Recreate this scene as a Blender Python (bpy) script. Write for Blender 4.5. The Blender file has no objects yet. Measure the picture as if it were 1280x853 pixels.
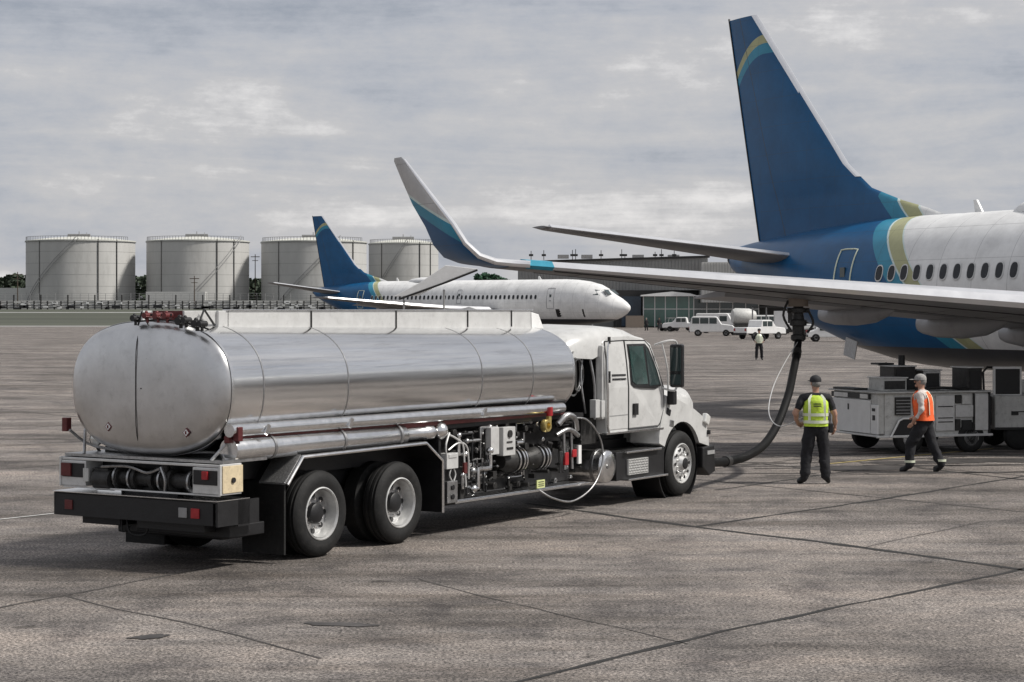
import bpy, bmesh, math, random
from mathutils import Vector, Matrix, noise
random.seed(7)
S = bpy.context.scene
COL = S.collection
PI = math.pi
R = math.radians

# ------------------------------------------------------------------ camera
cam = bpy.data.cameras.new('camera'); co = bpy.data.objects.new('camera', cam); COL.objects.link(co)
cam.sensor_width = 36; cam.lens = 36 * 2500 / 1280
co.location = (0, 0, 2.9); co.rotation_euler = (R(90), 0, 0)
cam.shift_x = 0; cam.shift_y = -(426.5 - 387) / 1280
cam.clip_start = .3; cam.clip_end = 20000
S.camera = co
# ------------------------------------------------------------------ world
SUN_EL, SUN_AZ = 48, 100     # azimuth measured clockwise from +Y (sun stands to the right, slightly behind the camera)
W = bpy.data.worlds.new('World'); S.world = W; W.use_nodes = True
nt = W.node_tree; N = nt.nodes; L = nt.links
N.clear()
out = N.new('ShaderNodeOutputWorld'); bg = N.new('ShaderNodeBackground')
sky = N.new('ShaderNodeTexSky'); sky.sky_type = 'NISHITA'; sky.sun_disc = False
sky.sun_elevation = R(SUN_EL); sky.sun_rotation = R(SUN_AZ); sky.dust_density = 2
tc = N.new('ShaderNodeTexCoord')
mp = N.new('ShaderNodeMapping'); mp.inputs['Scale'].default_value = (2.0, 2.0, 19)
n1 = N.new('ShaderNodeTexNoise'); n1.inputs['Scale'].default_value = 1.6; n1.inputs['Detail'].default_value = 9; n1.inputs['Roughness'].default_value = .6; n1.inputs['Distortion'].default_value = .35
mp2 = N.new('ShaderNodeMapping'); mp2.inputs['Scale'].default_value = (3.5, 3.5, 7); mp2.inputs['Location'].default_value = (3, 1, 2)
n2 = N.new('ShaderNodeTexNoise'); n2.inputs['Scale'].default_value = 3.2; n2.inputs['Detail'].default_value = 12; n2.inputs['Roughness'].default_value = .68
cr = N.new('ShaderNodeValToRGB')
e = cr.color_ramp.elements
e[0].position = .37; e[0].color = (2.9, 3.15, 3.65, 1)
e[1].position = .64; e[1].color = (7.0, 6.85, 6.8, 1)
x = e.new(.46); x.color = (4.0, 4.15, 4.55, 1)
x = e.new(.56); x.color = (4.9, 4.85, 4.95, 1)
madd = N.new('ShaderNodeMath'); madd.operation = 'MULTIPLY_ADD'; madd.inputs[1].default_value = .55; 
m2 = N.new('ShaderNodeMath'); m2.operation = 'MULTIPLY'; m2.inputs[1].default_value = .45
mx = N.new('ShaderNodeMix'); mx.data_type = 'RGBA'; mx.inputs[0].default_value = .93
L.new(tc.outputs['Generated'], mp.inputs[0]); L.new(tc.outputs['Generated'], mp2.inputs[0])
L.new(mp.outputs[0], n1.inputs[0]); L.new(mp2.outputs[0], n2.inputs[0])
L.new(n2.outputs[0], m2.inputs[0]); L.new(n1.outputs[0], madd.inputs[0]); L.new(m2.outputs[0], madd.inputs[2])
L.new(madd.outputs[0], cr.inputs[0]); L.new(sky.outputs[0], mx.inputs[6]); L.new(cr.outputs[0], mx.inputs[7])
L.new(mx.outputs[2], bg.inputs[0]); bg.inputs[1].default_value = .1
L.new(bg.outputs[0], out.inputs[0])
# ------------------------------------------------------------------ sun
sl = bpy.data.lights.new('sun', 'SUN'); so = bpy.data.objects.new('sun', sl); COL.objects.link(so)
sl.energy = 3.6; sl.angle = R(7); sl.color = (1, .96, .9)
sd = Vector((math.sin(R(SUN_AZ)) * math.cos(R(SUN_EL)), math.cos(R(SUN_AZ)) * math.cos(R(SUN_EL)), math.sin(R(SUN_EL))))
so.rotation_euler = sd.to_track_quat('Z', 'Y').to_euler()
S.view_settings.view_transform = 'Standard'; S.view_settings.look = 'None'
S.view_settings.exposure = .22; S.view_settings.gamma = 1

# ------------------------------------------------------------------ materials
def mat(name, col, rough=.6, metal=0, var=.12, scale=4, bump=0, bscale=60, spec=None, coord='Object', stretch=(1, 1, 1), dirt=0, fine=0):
    m = bpy.data.materials.new(name); m.use_nodes = True
    t = m.node_tree; n = t.nodes; l = t.links; b = n['Principled BSDF']
    b.inputs['Roughness'].default_value = rough; b.inputs['Metallic'].default_value = metal
    if spec is not None: b.inputs['Specular IOR Level'].default_value = spec
    c = n.new('ShaderNodeTexCoord'); mpn = n.new('ShaderNodeMapping'); mpn.inputs['Scale'].default_value = stretch
    l.new(c.outputs[coord], mpn.inputs[0])
    tx = n.new('ShaderNodeTexNoise'); tx.inputs['Scale'].default_value = scale; tx.inputs['Detail'].default_value = 8; tx.inputs['Roughness'].default_value = .65
    l.new(mpn.outputs[0], tx.inputs[0])
    rp = n.new('ShaderNodeMapRange'); rp.inputs[1].default_value = .3; rp.inputs[2].default_value = .7
    rp.inputs[3].default_value = 1 - var; rp.inputs[4].default_value = 1 + var
    l.new(tx.outputs[0], rp.inputs[0])
    mm = n.new('ShaderNodeMix'); mm.data_type = 'RGBA'; mm.blend_type = 'MULTIPLY'; mm.inputs[0].default_value = 1
    mm.inputs[6].default_value = (*col, 1); l.new(rp.outputs[0], mm.inputs[7])
    last = mm.outputs[2]
    if dirt:
        t2 = n.new('ShaderNodeTexNoise'); t2.inputs['Scale'].default_value = scale * 2.3; t2.inputs['Detail'].default_value = 10; t2.inputs['Roughness'].default_value = .75
        l.new(mpn.outputs[0], t2.inputs[0])
        r2 = n.new('ShaderNodeMapRange'); r2.inputs[1].default_value = .52; r2.inputs[2].default_value = .72; r2.inputs[3].default_value = 0; r2.inputs[4].default_value = dirt
        l.new(t2.outputs[0], r2.inputs[0])
        m3 = n.new('ShaderNodeMix'); m3.data_type = 'RGBA'; l.new(r2.outputs[0], m3.inputs[0]); l.new(last, m3.inputs[6]); m3.inputs[7].default_value = (.09, .08, .07, 1)
        last = m3.outputs[2]
    l.new(last, b.inputs['Base Color'])
    rr = n.new('ShaderNodeMapRange'); rr.inputs[3].default_value = max(.03, rough - .08); rr.inputs[4].default_value = min(1, rough + .08)
    l.new(tx.outputs[0], rr.inputs[0]); l.new(rr.outputs[0], b.inputs['Roughness'])
    if bump:
        t3 = n.new('ShaderNodeTexNoise'); t3.inputs['Scale'].default_value = bscale; t3.inputs['Detail'].default_value = 4
        l.new(mpn.outputs[0], t3.inputs[0])
        bp = n.new('ShaderNodeBump'); bp.inputs['Strength'].default_value = bump; bp.inputs['Distance'].default_value = .02
        l.new(t3.outputs[0], bp.inputs['Height']); l.new(bp.outputs[0], b.inputs['Normal'])
    return m

M = {}
M['alu'] = mat('tank_aluminium', (.78, .78, .78), .16, 1, .14, 1.8, .02, 1.5, stretch=(.22, 1, 5), dirt=.3)
M['alu_head'] = mat('tank_head_aluminium', (.62, .62, .62), .3, 1, .12, 2.5, .04, 6, dirt=.2)
M['chrome'] = mat('bright_metal', (.75, .75, .75), .22, 1, .1, 9, dirt=.15)
M['steel'] = mat('steel', (.42, .42, .42), .4, 1, .25, 14, dirt=.4)
M['steel_light'] = mat('light_panel_metal', (.6, .6, .59), .4, .3, .1, 5, dirt=.22)
M['rim_disc'] = mat('wheel_disc_metal', (.42, .42, .42), .45, .6, .3, 14, dirt=.4)
M['tread'] = mat('tread_plate', (.4, .4, .4), .4, .8, .35, 45, .4, 60)
M['black'] = mat('black_paint', (.009, .009, .010), .5, 0, .4, 6, .1, 40)
M['black_gloss'] = mat('black_gloss_paint', (.012, .012, .013), .25, 0, .3, 6)
M['dark'] = mat('dark_grease_metal', (.035, .034, .033), .5, .4, .5, 12, .2, 40)
M['rubber'] = mat('rubber', (.013, .013, .013), .7, 0, .35, 8, .2, 60, dirt=.2, spec=.3)
M['hose_black'] = mat('hose_rubber', (.006, .006, .006), .6, 0, .3, 8, spec=.18)
M['white'] = mat('white_paint', (.74, .74, .73), .32, 0, .06, 3, dirt=.12)
M['cab_white'] = mat('cab_white_paint', (.52, .52, .51), .32, 0, .12, 2.5, dirt=.3)
M['rim_metal'] = mat('rim_metal', (.62, .62, .61), .42, .5, .12, 12, dirt=.25)
M['white_dirty'] = mat('worn_white_paint', (.52, .52, .50), .5, 0, .15, 5, dirt=.55)
M['grey'] = mat('grey_paint', (.28, .28, .28), .5, 0, .2, 4, dirt=.3)
M['red'] = mat('red_lens', (.35, .02, .025), .3, 0, .2, 20)
M['darkred'] = mat('dark_red_paint', (.13, .03, .03), .4, .3, .3, 6)
M['amber'] = mat('orange_lens', (.7, .2, .03), .3, 0, .2, 20)
M['yellow'] = mat('yellow_paint', (.6, .5, .06), .45, 0, .2, 12)
M['brass'] = mat('brass', (.62, .5, .2), .35, .8, .2, 12)
M['tan'] = mat('worn_cream_paint', (.6, .5, .33), .6, 0, .15, 12, dirt=.5)
M['lime_mark'] = mat('pale_yellow_paint', (.62, .66, .3), .5)
M['glass'] = mat('window_glass', (.03, .045, .045), .06, 0, .1, 2, spec=.8)
M['slate_glass'] = mat('slate_blue_glass', (.025, .04, .06), .2, 0, .4, .5)
M['cab_glass'] = mat('dark_cab_glass', (.022, .05, .045), .08, 0, .5, 3, spec=.6)
M['cabin_glass'] = mat('cabin_window_glass', (.018, .02, .024), .25, 0, .4, 3, spec=.3)
M['greenglass'] = mat('green_tinted_glass', (.06, .13, .11), .1, 0, .35, .3, spec=.8)
M['lens'] = mat('clear_lens', (.75, .75, .72), .12, .3, .1, 30)
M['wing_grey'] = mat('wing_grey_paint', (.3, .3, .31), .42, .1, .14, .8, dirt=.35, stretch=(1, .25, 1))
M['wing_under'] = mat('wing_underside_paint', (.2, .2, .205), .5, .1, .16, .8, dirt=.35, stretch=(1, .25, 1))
M['wing_le'] = mat('polished_leading_edge', (.85, .85, .86), .3, .7, .05, 2)
M['lblue'] = mat('light_blue_paint', (.05, .3, .42), .35)
M['blue'] = mat('deep_blue_paint', (.012, .07, .17), .3, 0, .25, .6)
M['tank_wall'] = mat('storage_tank_paint', (.46, .455, .44), .7, 0, .13, .12, dirt=.25, stretch=(1, 1, .25))
M['tank_roof'] = mat('storage_tank_roof', (.55, .55, .5), .7, 0, .15, .3)
M['concrete_pale'] = mat('pale_concrete', (.42, .42, .40), .8, 0, .2, .5, dirt=.3)
M['conc_mid'] = mat('grey_cladding', (.3, .3, .29), .7, 0, .15, .3, dirt=.25)
M['cladding'] = mat('pale_cladding', (.5, .5, .48), .65, 0, .1, .4, dirt=.2)
M['skin'] = mat('skin', (.42, .24, .17), .55)
M['shirt_dark'] = mat('dark_shirt_cloth', (.014, .014, .017), .9, 0, .4, 18, .5, 25)
M['trouser'] = mat('dark_trouser_cloth', (.012, .012, .015), .9, 0, .5, 14, .6, 18)
M['shirt_pale'] = mat('pale_shirt_cloth', (.55, .5, .47), .9, 0, .2, 18, .4, 25)
M['lime'] = mat('lime_vest_cloth', (.5, .68, .06), .7, 0, .22, 12, .5, 22)
M['orange'] = mat('orange_vest_cloth', (.85, .13, .03), .7, 0, .2, 12, .5, 22)
M['reflect'] = mat('reflective_tape', (.72, .76, .6), .35, .2, .1, 20)
M['reflect_y'] = mat('yellow_tape', (.8, .75, .12), .45, 0, .1, 20)
M['hair'] = mat('grey_hair', (.2, .19, .18), .8, 0, .3, 60)
M['cap_black'] = mat('black_cap_cloth', (.015, .015, .017), .8, 0, .3, 30)
M['cap_grey'] = mat('grey_cap_cloth', (.3, .29, .28), .85, 0, .3, 30)
M['leaf'] = mat('dark_foliage', (.035, .05, .03), .8, 0, .5, .4)
M['leaf2'] = mat('green_foliage', (.02, .07, .035), .8, 0, .5, .4)
M['bark'] = mat('bark', (.08, .06, .045), .9)
M['wood'] = mat('brown_panel', (.2, .165, .135), .8)

def ground_mat():
    m = bpy.data.materials.new('apron_concrete'); m.use_nodes = True
    t = m.node_tree; n = t.nodes; l = t.links; b = n['Principled BSDF']
    c = n.new('ShaderNodeTexCoord')
    def nz(scale, det=8, rough=.6, st=(1, 1, 1), rot=0, dist=0):
        mpn = n.new('ShaderNodeMapping'); mpn.inputs['Scale'].default_value = st; mpn.inputs['Rotation'].default_value = (0, 0, rot)
        l.new(c.outputs['Object'], mpn.inputs[0])
        x = n.new('ShaderNodeTexNoise'); x.inputs['Scale'].default_value = scale; x.inputs['Detail'].default_value = det; x.inputs['Roughness'].default_value = rough; x.inputs['Distortion'].default_value = dist
        l.new(mpn.outputs[0], x.inputs[0]); return x.outputs[0]
    def ramp(src, stops):
        r = n.new('ShaderNodeValToRGB'); el = r.color_ramp.elements
        el[0].position, el[0].color = stops[0][0], (*stops[0][1], 1); el[1].position, el[1].color = stops[-1][0], (*stops[-1][1], 1)
        for p_, c_ in stops[1:-1]:
            q = el.new(p_); q.color = (*c_, 1)
        l.new(src, r.inputs[0]); return r.outputs[0]
    def mul(a, b_, f=1):
        x = n.new('ShaderNodeMix'); x.data_type = 'RGBA'; x.blend_type = 'MULTIPLY'; x.inputs[0].default_value = f
        l.new(a, x.inputs[6]); l.new(b_, x.inputs[7]); return x.outputs[2]
    base = ramp(nz(.22, 10, .6), [(.3, (.122, .110, .101)), (.5, (.170, .154, .143)), (.7, (.232, .213, .199))])
    blot = ramp(nz(.9, 10, .7, dist=.4), [(.36, (.58, .58, .6)), (.5, (1, 1, 1)), (.64, (1.18, 1.16, 1.14))])
    fine = ramp(nz(32, 10, .85), [(.45, (.2, .2, .2)), (.5, (.92, .92, .92)), (.55, (1.95, 1.93, 1.9))])
    fine2 = ramp(nz(6.5, 8, .7), [(.34, (.72, .72, .72)), (.5, (1, 1, 1)), (.66, (1.22, 1.22, 1.22))])
    streak = ramp(nz(.16, 8, .65, st=(1, 5, 1), rot=R(-6)), [(.36, (.6, .58, .56)), (.5, (1, 1, 1)), (.66, (1.16, 1.13, 1.1))])
    col = mul(mul(mul(mul(base, blot), fine), fine2), streak)
    # far part: short sideways streaks, like rubber and water marks on worn slabs
    far = ramp(nz(.35, 9, .72, st=(.22, 1.1, 1)), [(.36, (.45, .43, .41)), (.5, (1, 1, 1)), (.62, (1.32, 1.28, 1.24))])
    col = mul(col, far, .75)
    dots = ramp(nz(2.6, 2, .4), [(.22, (.35, .34, .33)), (.29, (1, 1, 1)), (1, (1, 1, 1))])
    col = mul(col, dots, .8)
    l.new(col, b.inputs['Base Color'])
    b.inputs['Roughness'].default_value = .82; b.inputs['Specular IOR Level'].default_value = .3
    bp = n.new('ShaderNodeBump'); bp.inputs['Strength'].default_value = .45; bp.inputs['Distance'].default_value = .012
    l.new(nz(22, 6, .75), bp.inputs['Height']); l.new(bp.outputs[0], b.inputs['Normal'])
    return m
M['apron'] = ground_mat()
M['joint'] = mat('joint_sealant', (.018, .017, .016), .9, 0, .5, 3)
M['joint_soft'] = mat('worn_joint', (.06, .054, .05), .9, 0, .5, 3)
M['stain_shadow'] = mat('stain_shadow_concrete', (.055, .05, .047), .6, 0, .5, 3)
M['grass'] = mat('dry_grass', (.055, .06, .042), .95, 0, .5, .02, stretch=(.2, 3, 1))
M['road'] = mat('pale_road', (.34, .34, .33), .9, 0, .2, .1)
M['yellowline'] = mat('yellow_line_paint', (.42, .33, .13), .8, 0, .3, 5)
M['whiteline'] = mat('white_line_paint', (.5, .5, .48), .8, 0, .3, 5)

def livery_mat(name, kind):
    """painted tail colours as bands measured in the airliner's own axes"""
    m = bpy.data.materials.new(name); m.use_nodes = True
    t = m.node_tree; n = t.nodes; l = t.links; b = n['Principled BSDF']
    c = n.new('ShaderNodeTexCoord'); sp = n.new('ShaderNodeSeparateXYZ'); l.new(c.outputs['Object'], sp.inputs[0])
    def mth(op, a, b_=None, c_=None):
        x = n.new('ShaderNodeMath'); x.operation = op
        for i, v in enumerate((a, b_, c_)):
            if v is None: continue
            if isinstance(v, (int, float)): x.inputs[i].default_value = v
            else: l.new(v, x.inputs[i])
        return x.outputs[0]
    tt = mth('MULTIPLY_ADD', sp.outputs[2], 1.07, sp.outputs[0])      # x + 1.07 z
    if kind == 'fin': tt = mth('SUBTRACT', tt, mth('MULTIPLY', mth('MAXIMUM', mth('SUBTRACT', sp.outputs[2], 6.0), 0), 1.2))
    def band(src, stops):
        mr = n.new('ShaderNodeMapRange'); mr.inputs[1].default_value = stops[0]; mr.inputs[2].default_value = stops[1]
        l.new(src, mr.inputs[0])
        r = n.new('ShaderNodeValToRGB'); r.color_ramp.interpolation = 'CONSTANT'
        el = r.color_ramp.elements
        cs = stops[2]
        el[0].position = 0; el[0].color = (*cs[0][1], 1); el[1].position = cs[1][0]; el[1].color = (*cs[1][1], 1)
        for p_, c_ in cs[2:]:
            q = el.new(p_); q.color = (*c_, 1)
        l.new(mr.outputs[0], r.inputs[0]); return r.outputs[0]
    BL, LB, TN, WH, LN = (.006, .088, .22), (.035, .25, .38), (.4, .4, .22), (.76, .76, .75), (.6, .7, .68)
    o = -28.3 + 3.3 * 1.07
    main = band(tt, (o - 1, o + 3, [(0, BL), (.25, LB), (.40, LN), (.42, TN), (.56, LN), (.575, WH)]))
    if kind == 'fin':
        q = mth('MINIMUM', mth('ADD', sp.outputs[0], 36.5), 0); q2 = mth('MULTIPLY', q, q); q3 = mth('MULTIPLY_ADD', q2, .36, sp.outputs[2])
        arc = band(q3, (10.1, 12.1, [(0, (0, 0, 0)), (.2, LB), (.36, TN), (.5, (0, 0, 0))]))
        msk = band(q3, (10.1, 12.1, [(0, (0, 0, 0)), (.2, (1, 1, 1)), (.36, (1, 1, 1)), (.5, (0, 0, 0))]))
        x = n.new('ShaderNodeMix'); x.data_type = 'RGBA'; l.new(msk, x.inputs[0]); l.new(main, x.inputs[6]); l.new(arc, x.inputs[7]); main = x.outputs[2]
    if kind == 'winglet':
        q3 = mth('MULTIPLY_ADD', sp.outputs[0], .385, sp.outputs[2])
        o2 = -4.1
        main = band(q3, (o2 - 2, o2 + 2, [(0, BL), (.43, LB), (.5, LN), (.512, (.5, .5, .5))]))
    def dark(colr, msk, c_):
        x = n.new('ShaderNodeMix'); x.data_type = 'RGBA'; l.new(msk, x.inputs[0]); l.new(colr, x.inputs[6]); x.inputs[7].default_value = (*c_, 1); return x.outputs[2]
    if kind == 'body': main = dark(main, mth('LESS_THAN', sp.outputs[2], 1.92), (.055, .057, .064))  # belly shade painted in as a flat dark grey band
    f1 = mth('LESS_THAN', mth('FRACT', mth('DIVIDE', sp.outputs[0], 1.27)), .014 if kind == 'body' else .008)
    f2 = mth('LESS_THAN', mth('FRACT', mth('DIVIDE', sp.outputs[2], .83)), .014)
    fm = mth('MULTIPLY', mth('MAXIMUM', f1, f2), .38)
    if kind == 'fin':
        rl = mth('LESS_THAN', mth('ABSOLUTE', mth('ADD', mth('MULTIPLY_ADD', sp.outputs[2], .3516, sp.outputs[0]), 33.772)), .016)
        fm = mth('MAXIMUM', fm, mth('MULTIPLY', rl, .8))
    main = dark(main, fm, (.05, .05, .05))
    nzn = n.new('ShaderNodeTexNoise'); nzn.inputs['Scale'].default_value = 1.2; nzn.inputs['Detail'].default_value = 9; nzn.inputs['Roughness'].default_value = .7
    l.new(c.outputs['Object'], nzn.inputs[0])
    rr = n.new('ShaderNodeMapRange'); rr.inputs[1].default_value = .3; rr.inputs[2].default_value = .7; rr.inputs[3].default_value = .82; rr.inputs[4].default_value = 1.15
    l.new(nzn.outputs[0], rr.inputs[0])
    x = n.new('ShaderNodeMix'); x.data_type = 'RGBA'; x.blend_type = 'MULTIPLY'; x.inputs[0].default_value = 1
    l.new(main, x.inputs[6]); l.new(rr.outputs[0], x.inputs[7]); l.new(x.outputs[2], b.inputs['Base Color'])
    b.inputs['Roughness'].default_value = .35; b.inputs['Specular IOR Level'].default_value = .35
    return m
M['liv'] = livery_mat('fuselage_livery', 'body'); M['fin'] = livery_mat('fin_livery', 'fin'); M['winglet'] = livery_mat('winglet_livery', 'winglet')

# ------------------------------------------------------------------ mesh builder
class MB:
    dx = 0
    def __init__(s): s.v = []; s.f = []; s.mi = []; s.sm = []; s.cur = 0
    def add(s, vs, fs, smooth=False):
        o = len(s.v); s.v += [tuple(v) for v in vs]
        for f in fs: s.f.append([o + i for i in f]); s.mi.append(s.cur); s.sm.append(smooth)
        return s
    def box(s, c, d, rot=None):
        hx, hy, hz = d[0] / 2, d[1] / 2, d[2] / 2
        vs = [Vector((x, y, z)) for x in (-hx, hx) for y in (-hy, hy) for z in (-hz, hz)]
        if rot: 
            m = rot if isinstance(rot, Matrix) else Matrix.Rotation(rot, 3, 'Z')
            vs = [m @ v for v in vs]
        vs = [v + Vector(c) for v in vs]
        return s.add(vs, [(0, 1, 3, 2), (4, 6, 7, 5), (0, 4, 5, 1), (2, 3, 7, 6), (0, 2, 6, 4), (1, 5, 7, 3)])
    def b(s, x0, x1, y0, y1, z0, z1): return s.box(((x0 + x1) / 2, (y0 + y1) / 2, (z0 + z1) / 2), (abs(x1 - x0), abs(y1 - y0), abs(z1 - z0)))
    def rings(s, rs, cap0=True, cap1=True, smooth=True, closed=True):
        n = len(rs[0]); vs = [v for r in rs for v in r]; fs = []
        for i in range(len(rs) - 1):
            for j in range(n if closed else n - 1):
                k = (j + 1) % n
                fs.append((i * n + j, i * n + k, (i + 1) * n + k, (i + 1) * n + j))
        s.add(vs, fs, smooth)
        if cap0: s.add(rs[0], [tuple(range(n))[::-1]])
        if cap1: s.add(rs[-1], [tuple(range(n))])
        return s
    def cyl(s, p0, p1, r, r2=None, n=16, smooth=True):
        p0, p1 = Vector(p0), Vector(p1); d = (p1 - p0).normalized(); r2 = r if r2 is None else r2
        a = d.orthogonal().normalized(); b_ = d.cross(a)
        rg = lambda p, q: [p + (a * math.cos(2 * PI * i / n) + b_ * math.sin(2 * PI * i / n)) * q for i in range(n)]
        return s.rings([rg(p0, r), rg(p1, r2)], smooth=smooth)
    def tube(s, pts, r, n=8, sub=0):
        pts = [Vector(p) for p in pts]
        if sub: pts = catmull(pts, sub)
        rs = []; prev = None
        for i, p in enumerate(pts):
            d = (pts[min(i + 1, len(pts) - 1)] - pts[max(i - 1, 0)]).normalized()
            if prev is None: a = d.orthogonal().normalized()
            else: a = (prev - d * prev.dot(d)).normalized()
            prev = a; b_ = d.cross(a); rr = r[i] if isinstance(r, (list, tuple)) else r
            rs.append([p + (a * math.cos(2 * PI * k / n) + b_ * math.sin(2 * PI * k / n)) * rr for k in range(n)])
        return s.rings(rs)
    def lathe(s, c, axis, prof, n=32, closed=False):
        """prof: list of (t along axis, radius)"""
        c = Vector(c); d = Vector(axis).normalized(); a = d.orthogonal().normalized(); b_ = d.cross(a)
        rs = [[c + d * t + (a * math.cos(2 * PI * i / n) + b_ * math.sin(2 * PI * i / n)) * max(q, 1e-4) for i in range(n)] for t, q in prof]
        if closed: return s.rings(rs, cap0=False, cap1=False)
        if len(prof) > 3 and abs(prof[0][1] - prof[-1][1]) < .02 and prof[0][1] > .04 and (len(prof) == 4 or len(prof) > 8): return s.rings(rs + [rs[0]], cap0=False, cap1=False)
        return s.rings(rs, cap0=prof[0][1] > 1e-3, cap1=prof[-1][1] > 1e-3)
    def prism(s, pts, y0, y1, smooth=False):
        """outline in x,z extruded along y"""
        n = len(pts); vs = [(p[0], y0, p[1]) for p in pts] + [(p[0], y1, p[1]) for p in pts]
        s.add(vs, [tuple(range(n))])
        s.add(vs, [tuple(range(n, 2 * n))[::-1]])
        s.add(vs, [(i, i + n, (i + 1) % n + n, (i + 1) % n) for i in range(n)], smooth)
        return s
    def sph(s, c, r, n=12, m=8, sc=(1, 1, 1)):
        c = Vector(c); rs = []
        for j in range(m + 1):
            th = PI * j / m
            rs.append([c + Vector((math.sin(th) * math.cos(2 * PI * i / n) * r * sc[0], math.sin(th) * math.sin(2 * PI * i / n) * r * sc[1], -math.cos(th) * r * sc[2])) for i in range(n)])
        return s.rings(rs, cap0=False, cap1=False)
    def build(s, name, m, parent=None, bevel=0, loc=None, autosm=True):
        if MB.dx: s.v = [(v[0] + MB.dx, v[1], v[2]) for v in s.v]
        me = bpy.data.meshes.new(name); me.from_pydata(s.v, [], s.f); me.validate(); me.update()
        ms = m if isinstance(m, (list, tuple)) else [m]
        for q in ms: me.materials.append(M[q])
        if len(me.polygons) == len(s.f):
            me.polygons.foreach_set('material_index', s.mi); me.polygons.foreach_set('use_smooth', s.sm)
        bm = bmesh.new(); bm.from_mesh(me); bmesh.ops.remove_doubles(bm, verts=bm.verts, dist=1e-5)
        bmesh.ops.recalc_face_normals(bm, faces=bm.faces); bm.to_mesh(me); bm.free()
        if any(s.sm): me.set_sharp_from_angle(angle=R(40))
        o = bpy.data.objects.new(name, me); COL.objects.link(o)
        if parent: o.parent = parent
        if loc: o.location = loc
        if bevel:
            bv = o.modifiers.new('bevel', 'BEVEL'); bv.width = bevel; bv.segments = 2; bv.limit_method = 'ANGLE'; bv.angle_limit = R(50)
        return o
def catmull(p, k):
    out = []
    for i in range(len(p) - 1):
        a, b_, c, d = p[max(i - 1, 0)], p[i], p[i + 1], p[min(i + 2, len(p) - 1)]
        for j in range(k):
            t = j / k
            out.append(.5 * ((2 * b_) + (c - a) * t + (2 * a - 5 * b_ + 4 * c - d) * t * t + (3 * b_ - a - 3 * c + d) * t ** 3))
    out.append(p[-1]); return out
def empty(name, loc, rz=0, parent=None):
    o = bpy.data.objects.new(name, None); COL.objects.link(o); o.location = loc; o.rotation_euler = (0, 0, rz); o.empty_display_size = .3
    if parent: o.parent = parent
    return o
def tag(o, label=None, cat=None, group=None, kind=None):
    if label: o['label'] = label
    if cat: o['category'] = cat
    if group: o['group'] = group
    if kind: o['kind'] = kind
    return o
def copy_tree(o, parent=None):
    c = o.copy(); COL.objects.link(c); c.parent = parent
    for ch in list(o.children): copy_tree(ch, c)
    return c
def near(px, py, Y):
    """world x,z of photo pixel at distance Y (used only to measure positions)"""
    return (px - 640) / 2500 * Y, 2.9 - (py - 387) / 2500 * Y

# ------------------------------------------------------------------ ground
def gz(y):
    if y < 345: return 0
    if y < 490: return 2.9 * (y - 345) / 145
    return 2.9
g = MB()
ys = [-60, 0, 20, 60, 150, 345]
g.rings([[(-900, y, 0), (900, y, 0)] for y in ys], 0, 0, smooth=False, closed=False)
tag(g.build('apron', 'apron'), kind='structure')
g = MB()
g.rings([[(-6000, y, gz(y) - (.06 if y <= 345 else 0)), (6000, y, gz(y) - (.06 if y <= 345 else 0))] for y in (-300, 200, 345, 346, 380, 420, 460, 490, 520, 2000, 9000)], 0, 0, smooth=False, closed=False)
tag(g.build('ground', 'grass'), kind='structure')
g = MB()
for (a, b_) in ((338, 347), (452, 458)):
    g.rings([[(-700, y, gz(y) + .02), (700, y, gz(y) + .02)] for y in (a, b_)], 0, 0, smooth=False, closed=False)
tag(g.build('taxi_road', 'road'), kind='structure')

def strip(mb, pts, w, z=.004, jit=.0):
    P = []
    for i in range(len(pts) - 1):
        a, b_ = Vector(pts[i]), Vector(pts[i + 1]); n = max(1, int((b_ - a).length / .35)) if jit else 1
        for k in range(n): P.append(a.lerp(b_, k / n))
    P.append(Vector(pts[-1])); rs = []
    for i, p in enumerate(P):
        d = (P[min(i + 1, len(P) - 1)] - P[max(i - 1, 0)]).normalized(); nn = Vector((-d.y, d.x))
        o = nn * (noise.noise(Vector((p.x * .9, p.y * .9, 0))) * jit)
        ww = w * (1 + (.9 * noise.noise(Vector((p.x * 2.1, p.y * 2.1, 3))) if jit else 0))
        rs.append([(*(p + o - nn * ww / 2), z), (*(p + o + nn * ww / 2), z)])
    mb.rings(rs, 0, 0, smooth=False, closed=False)
u1 = Vector((math.cos(R(51.5)), math.sin(R(51.5)))); u2 = Vector((math.cos(R(-53)), math.sin(R(-53))))
g = MB()
def jl(pts, w, mb=None): strip(mb or g, pts, w, jit=.05)
jl([(.2, 29.9), (.81, 29.0), (2.45, 26.65), (4.28, 24.33), (5.59, 22.38), (7.5, 19.6)], .11)
jl([(2.45, 26.7), (5.29, 30.08), (8.59, 34.36), (16, 43.6)], .08)
jl([(.0, 15.5), (1.87, 17.99), (5.51, 22.1), (9, 26.3)], .06)
jl([(3.27, 32.08), (5.04, 34.52), (7.2, 37.4)], .06)
jl([(4.3, 38.05), (5.27, 36.62), (6.3, 35.3)], .07)
jl([(7.4, 36.6), (8.71, 34.04), (10.4, 31.5)], .10)
tag(g.build('apron_joint', 'joint'), kind='structure')
g = MB()
jl([(-5.2, 19.0), (-3.48, 22.31), (-1.22, 25.9), (.81, 29.0)], .045)
jl([(-4.5, 20.2), (-2.42, 17.77), (-1.6, 16.6)], .03)
jl([(-1.0, 21.5), (.0, 19.7), (1.53, 17.34)], .02)
jl([(4.28, 24.33), (5.6, 26.2), (6.4, 27.2)], .02)
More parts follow.
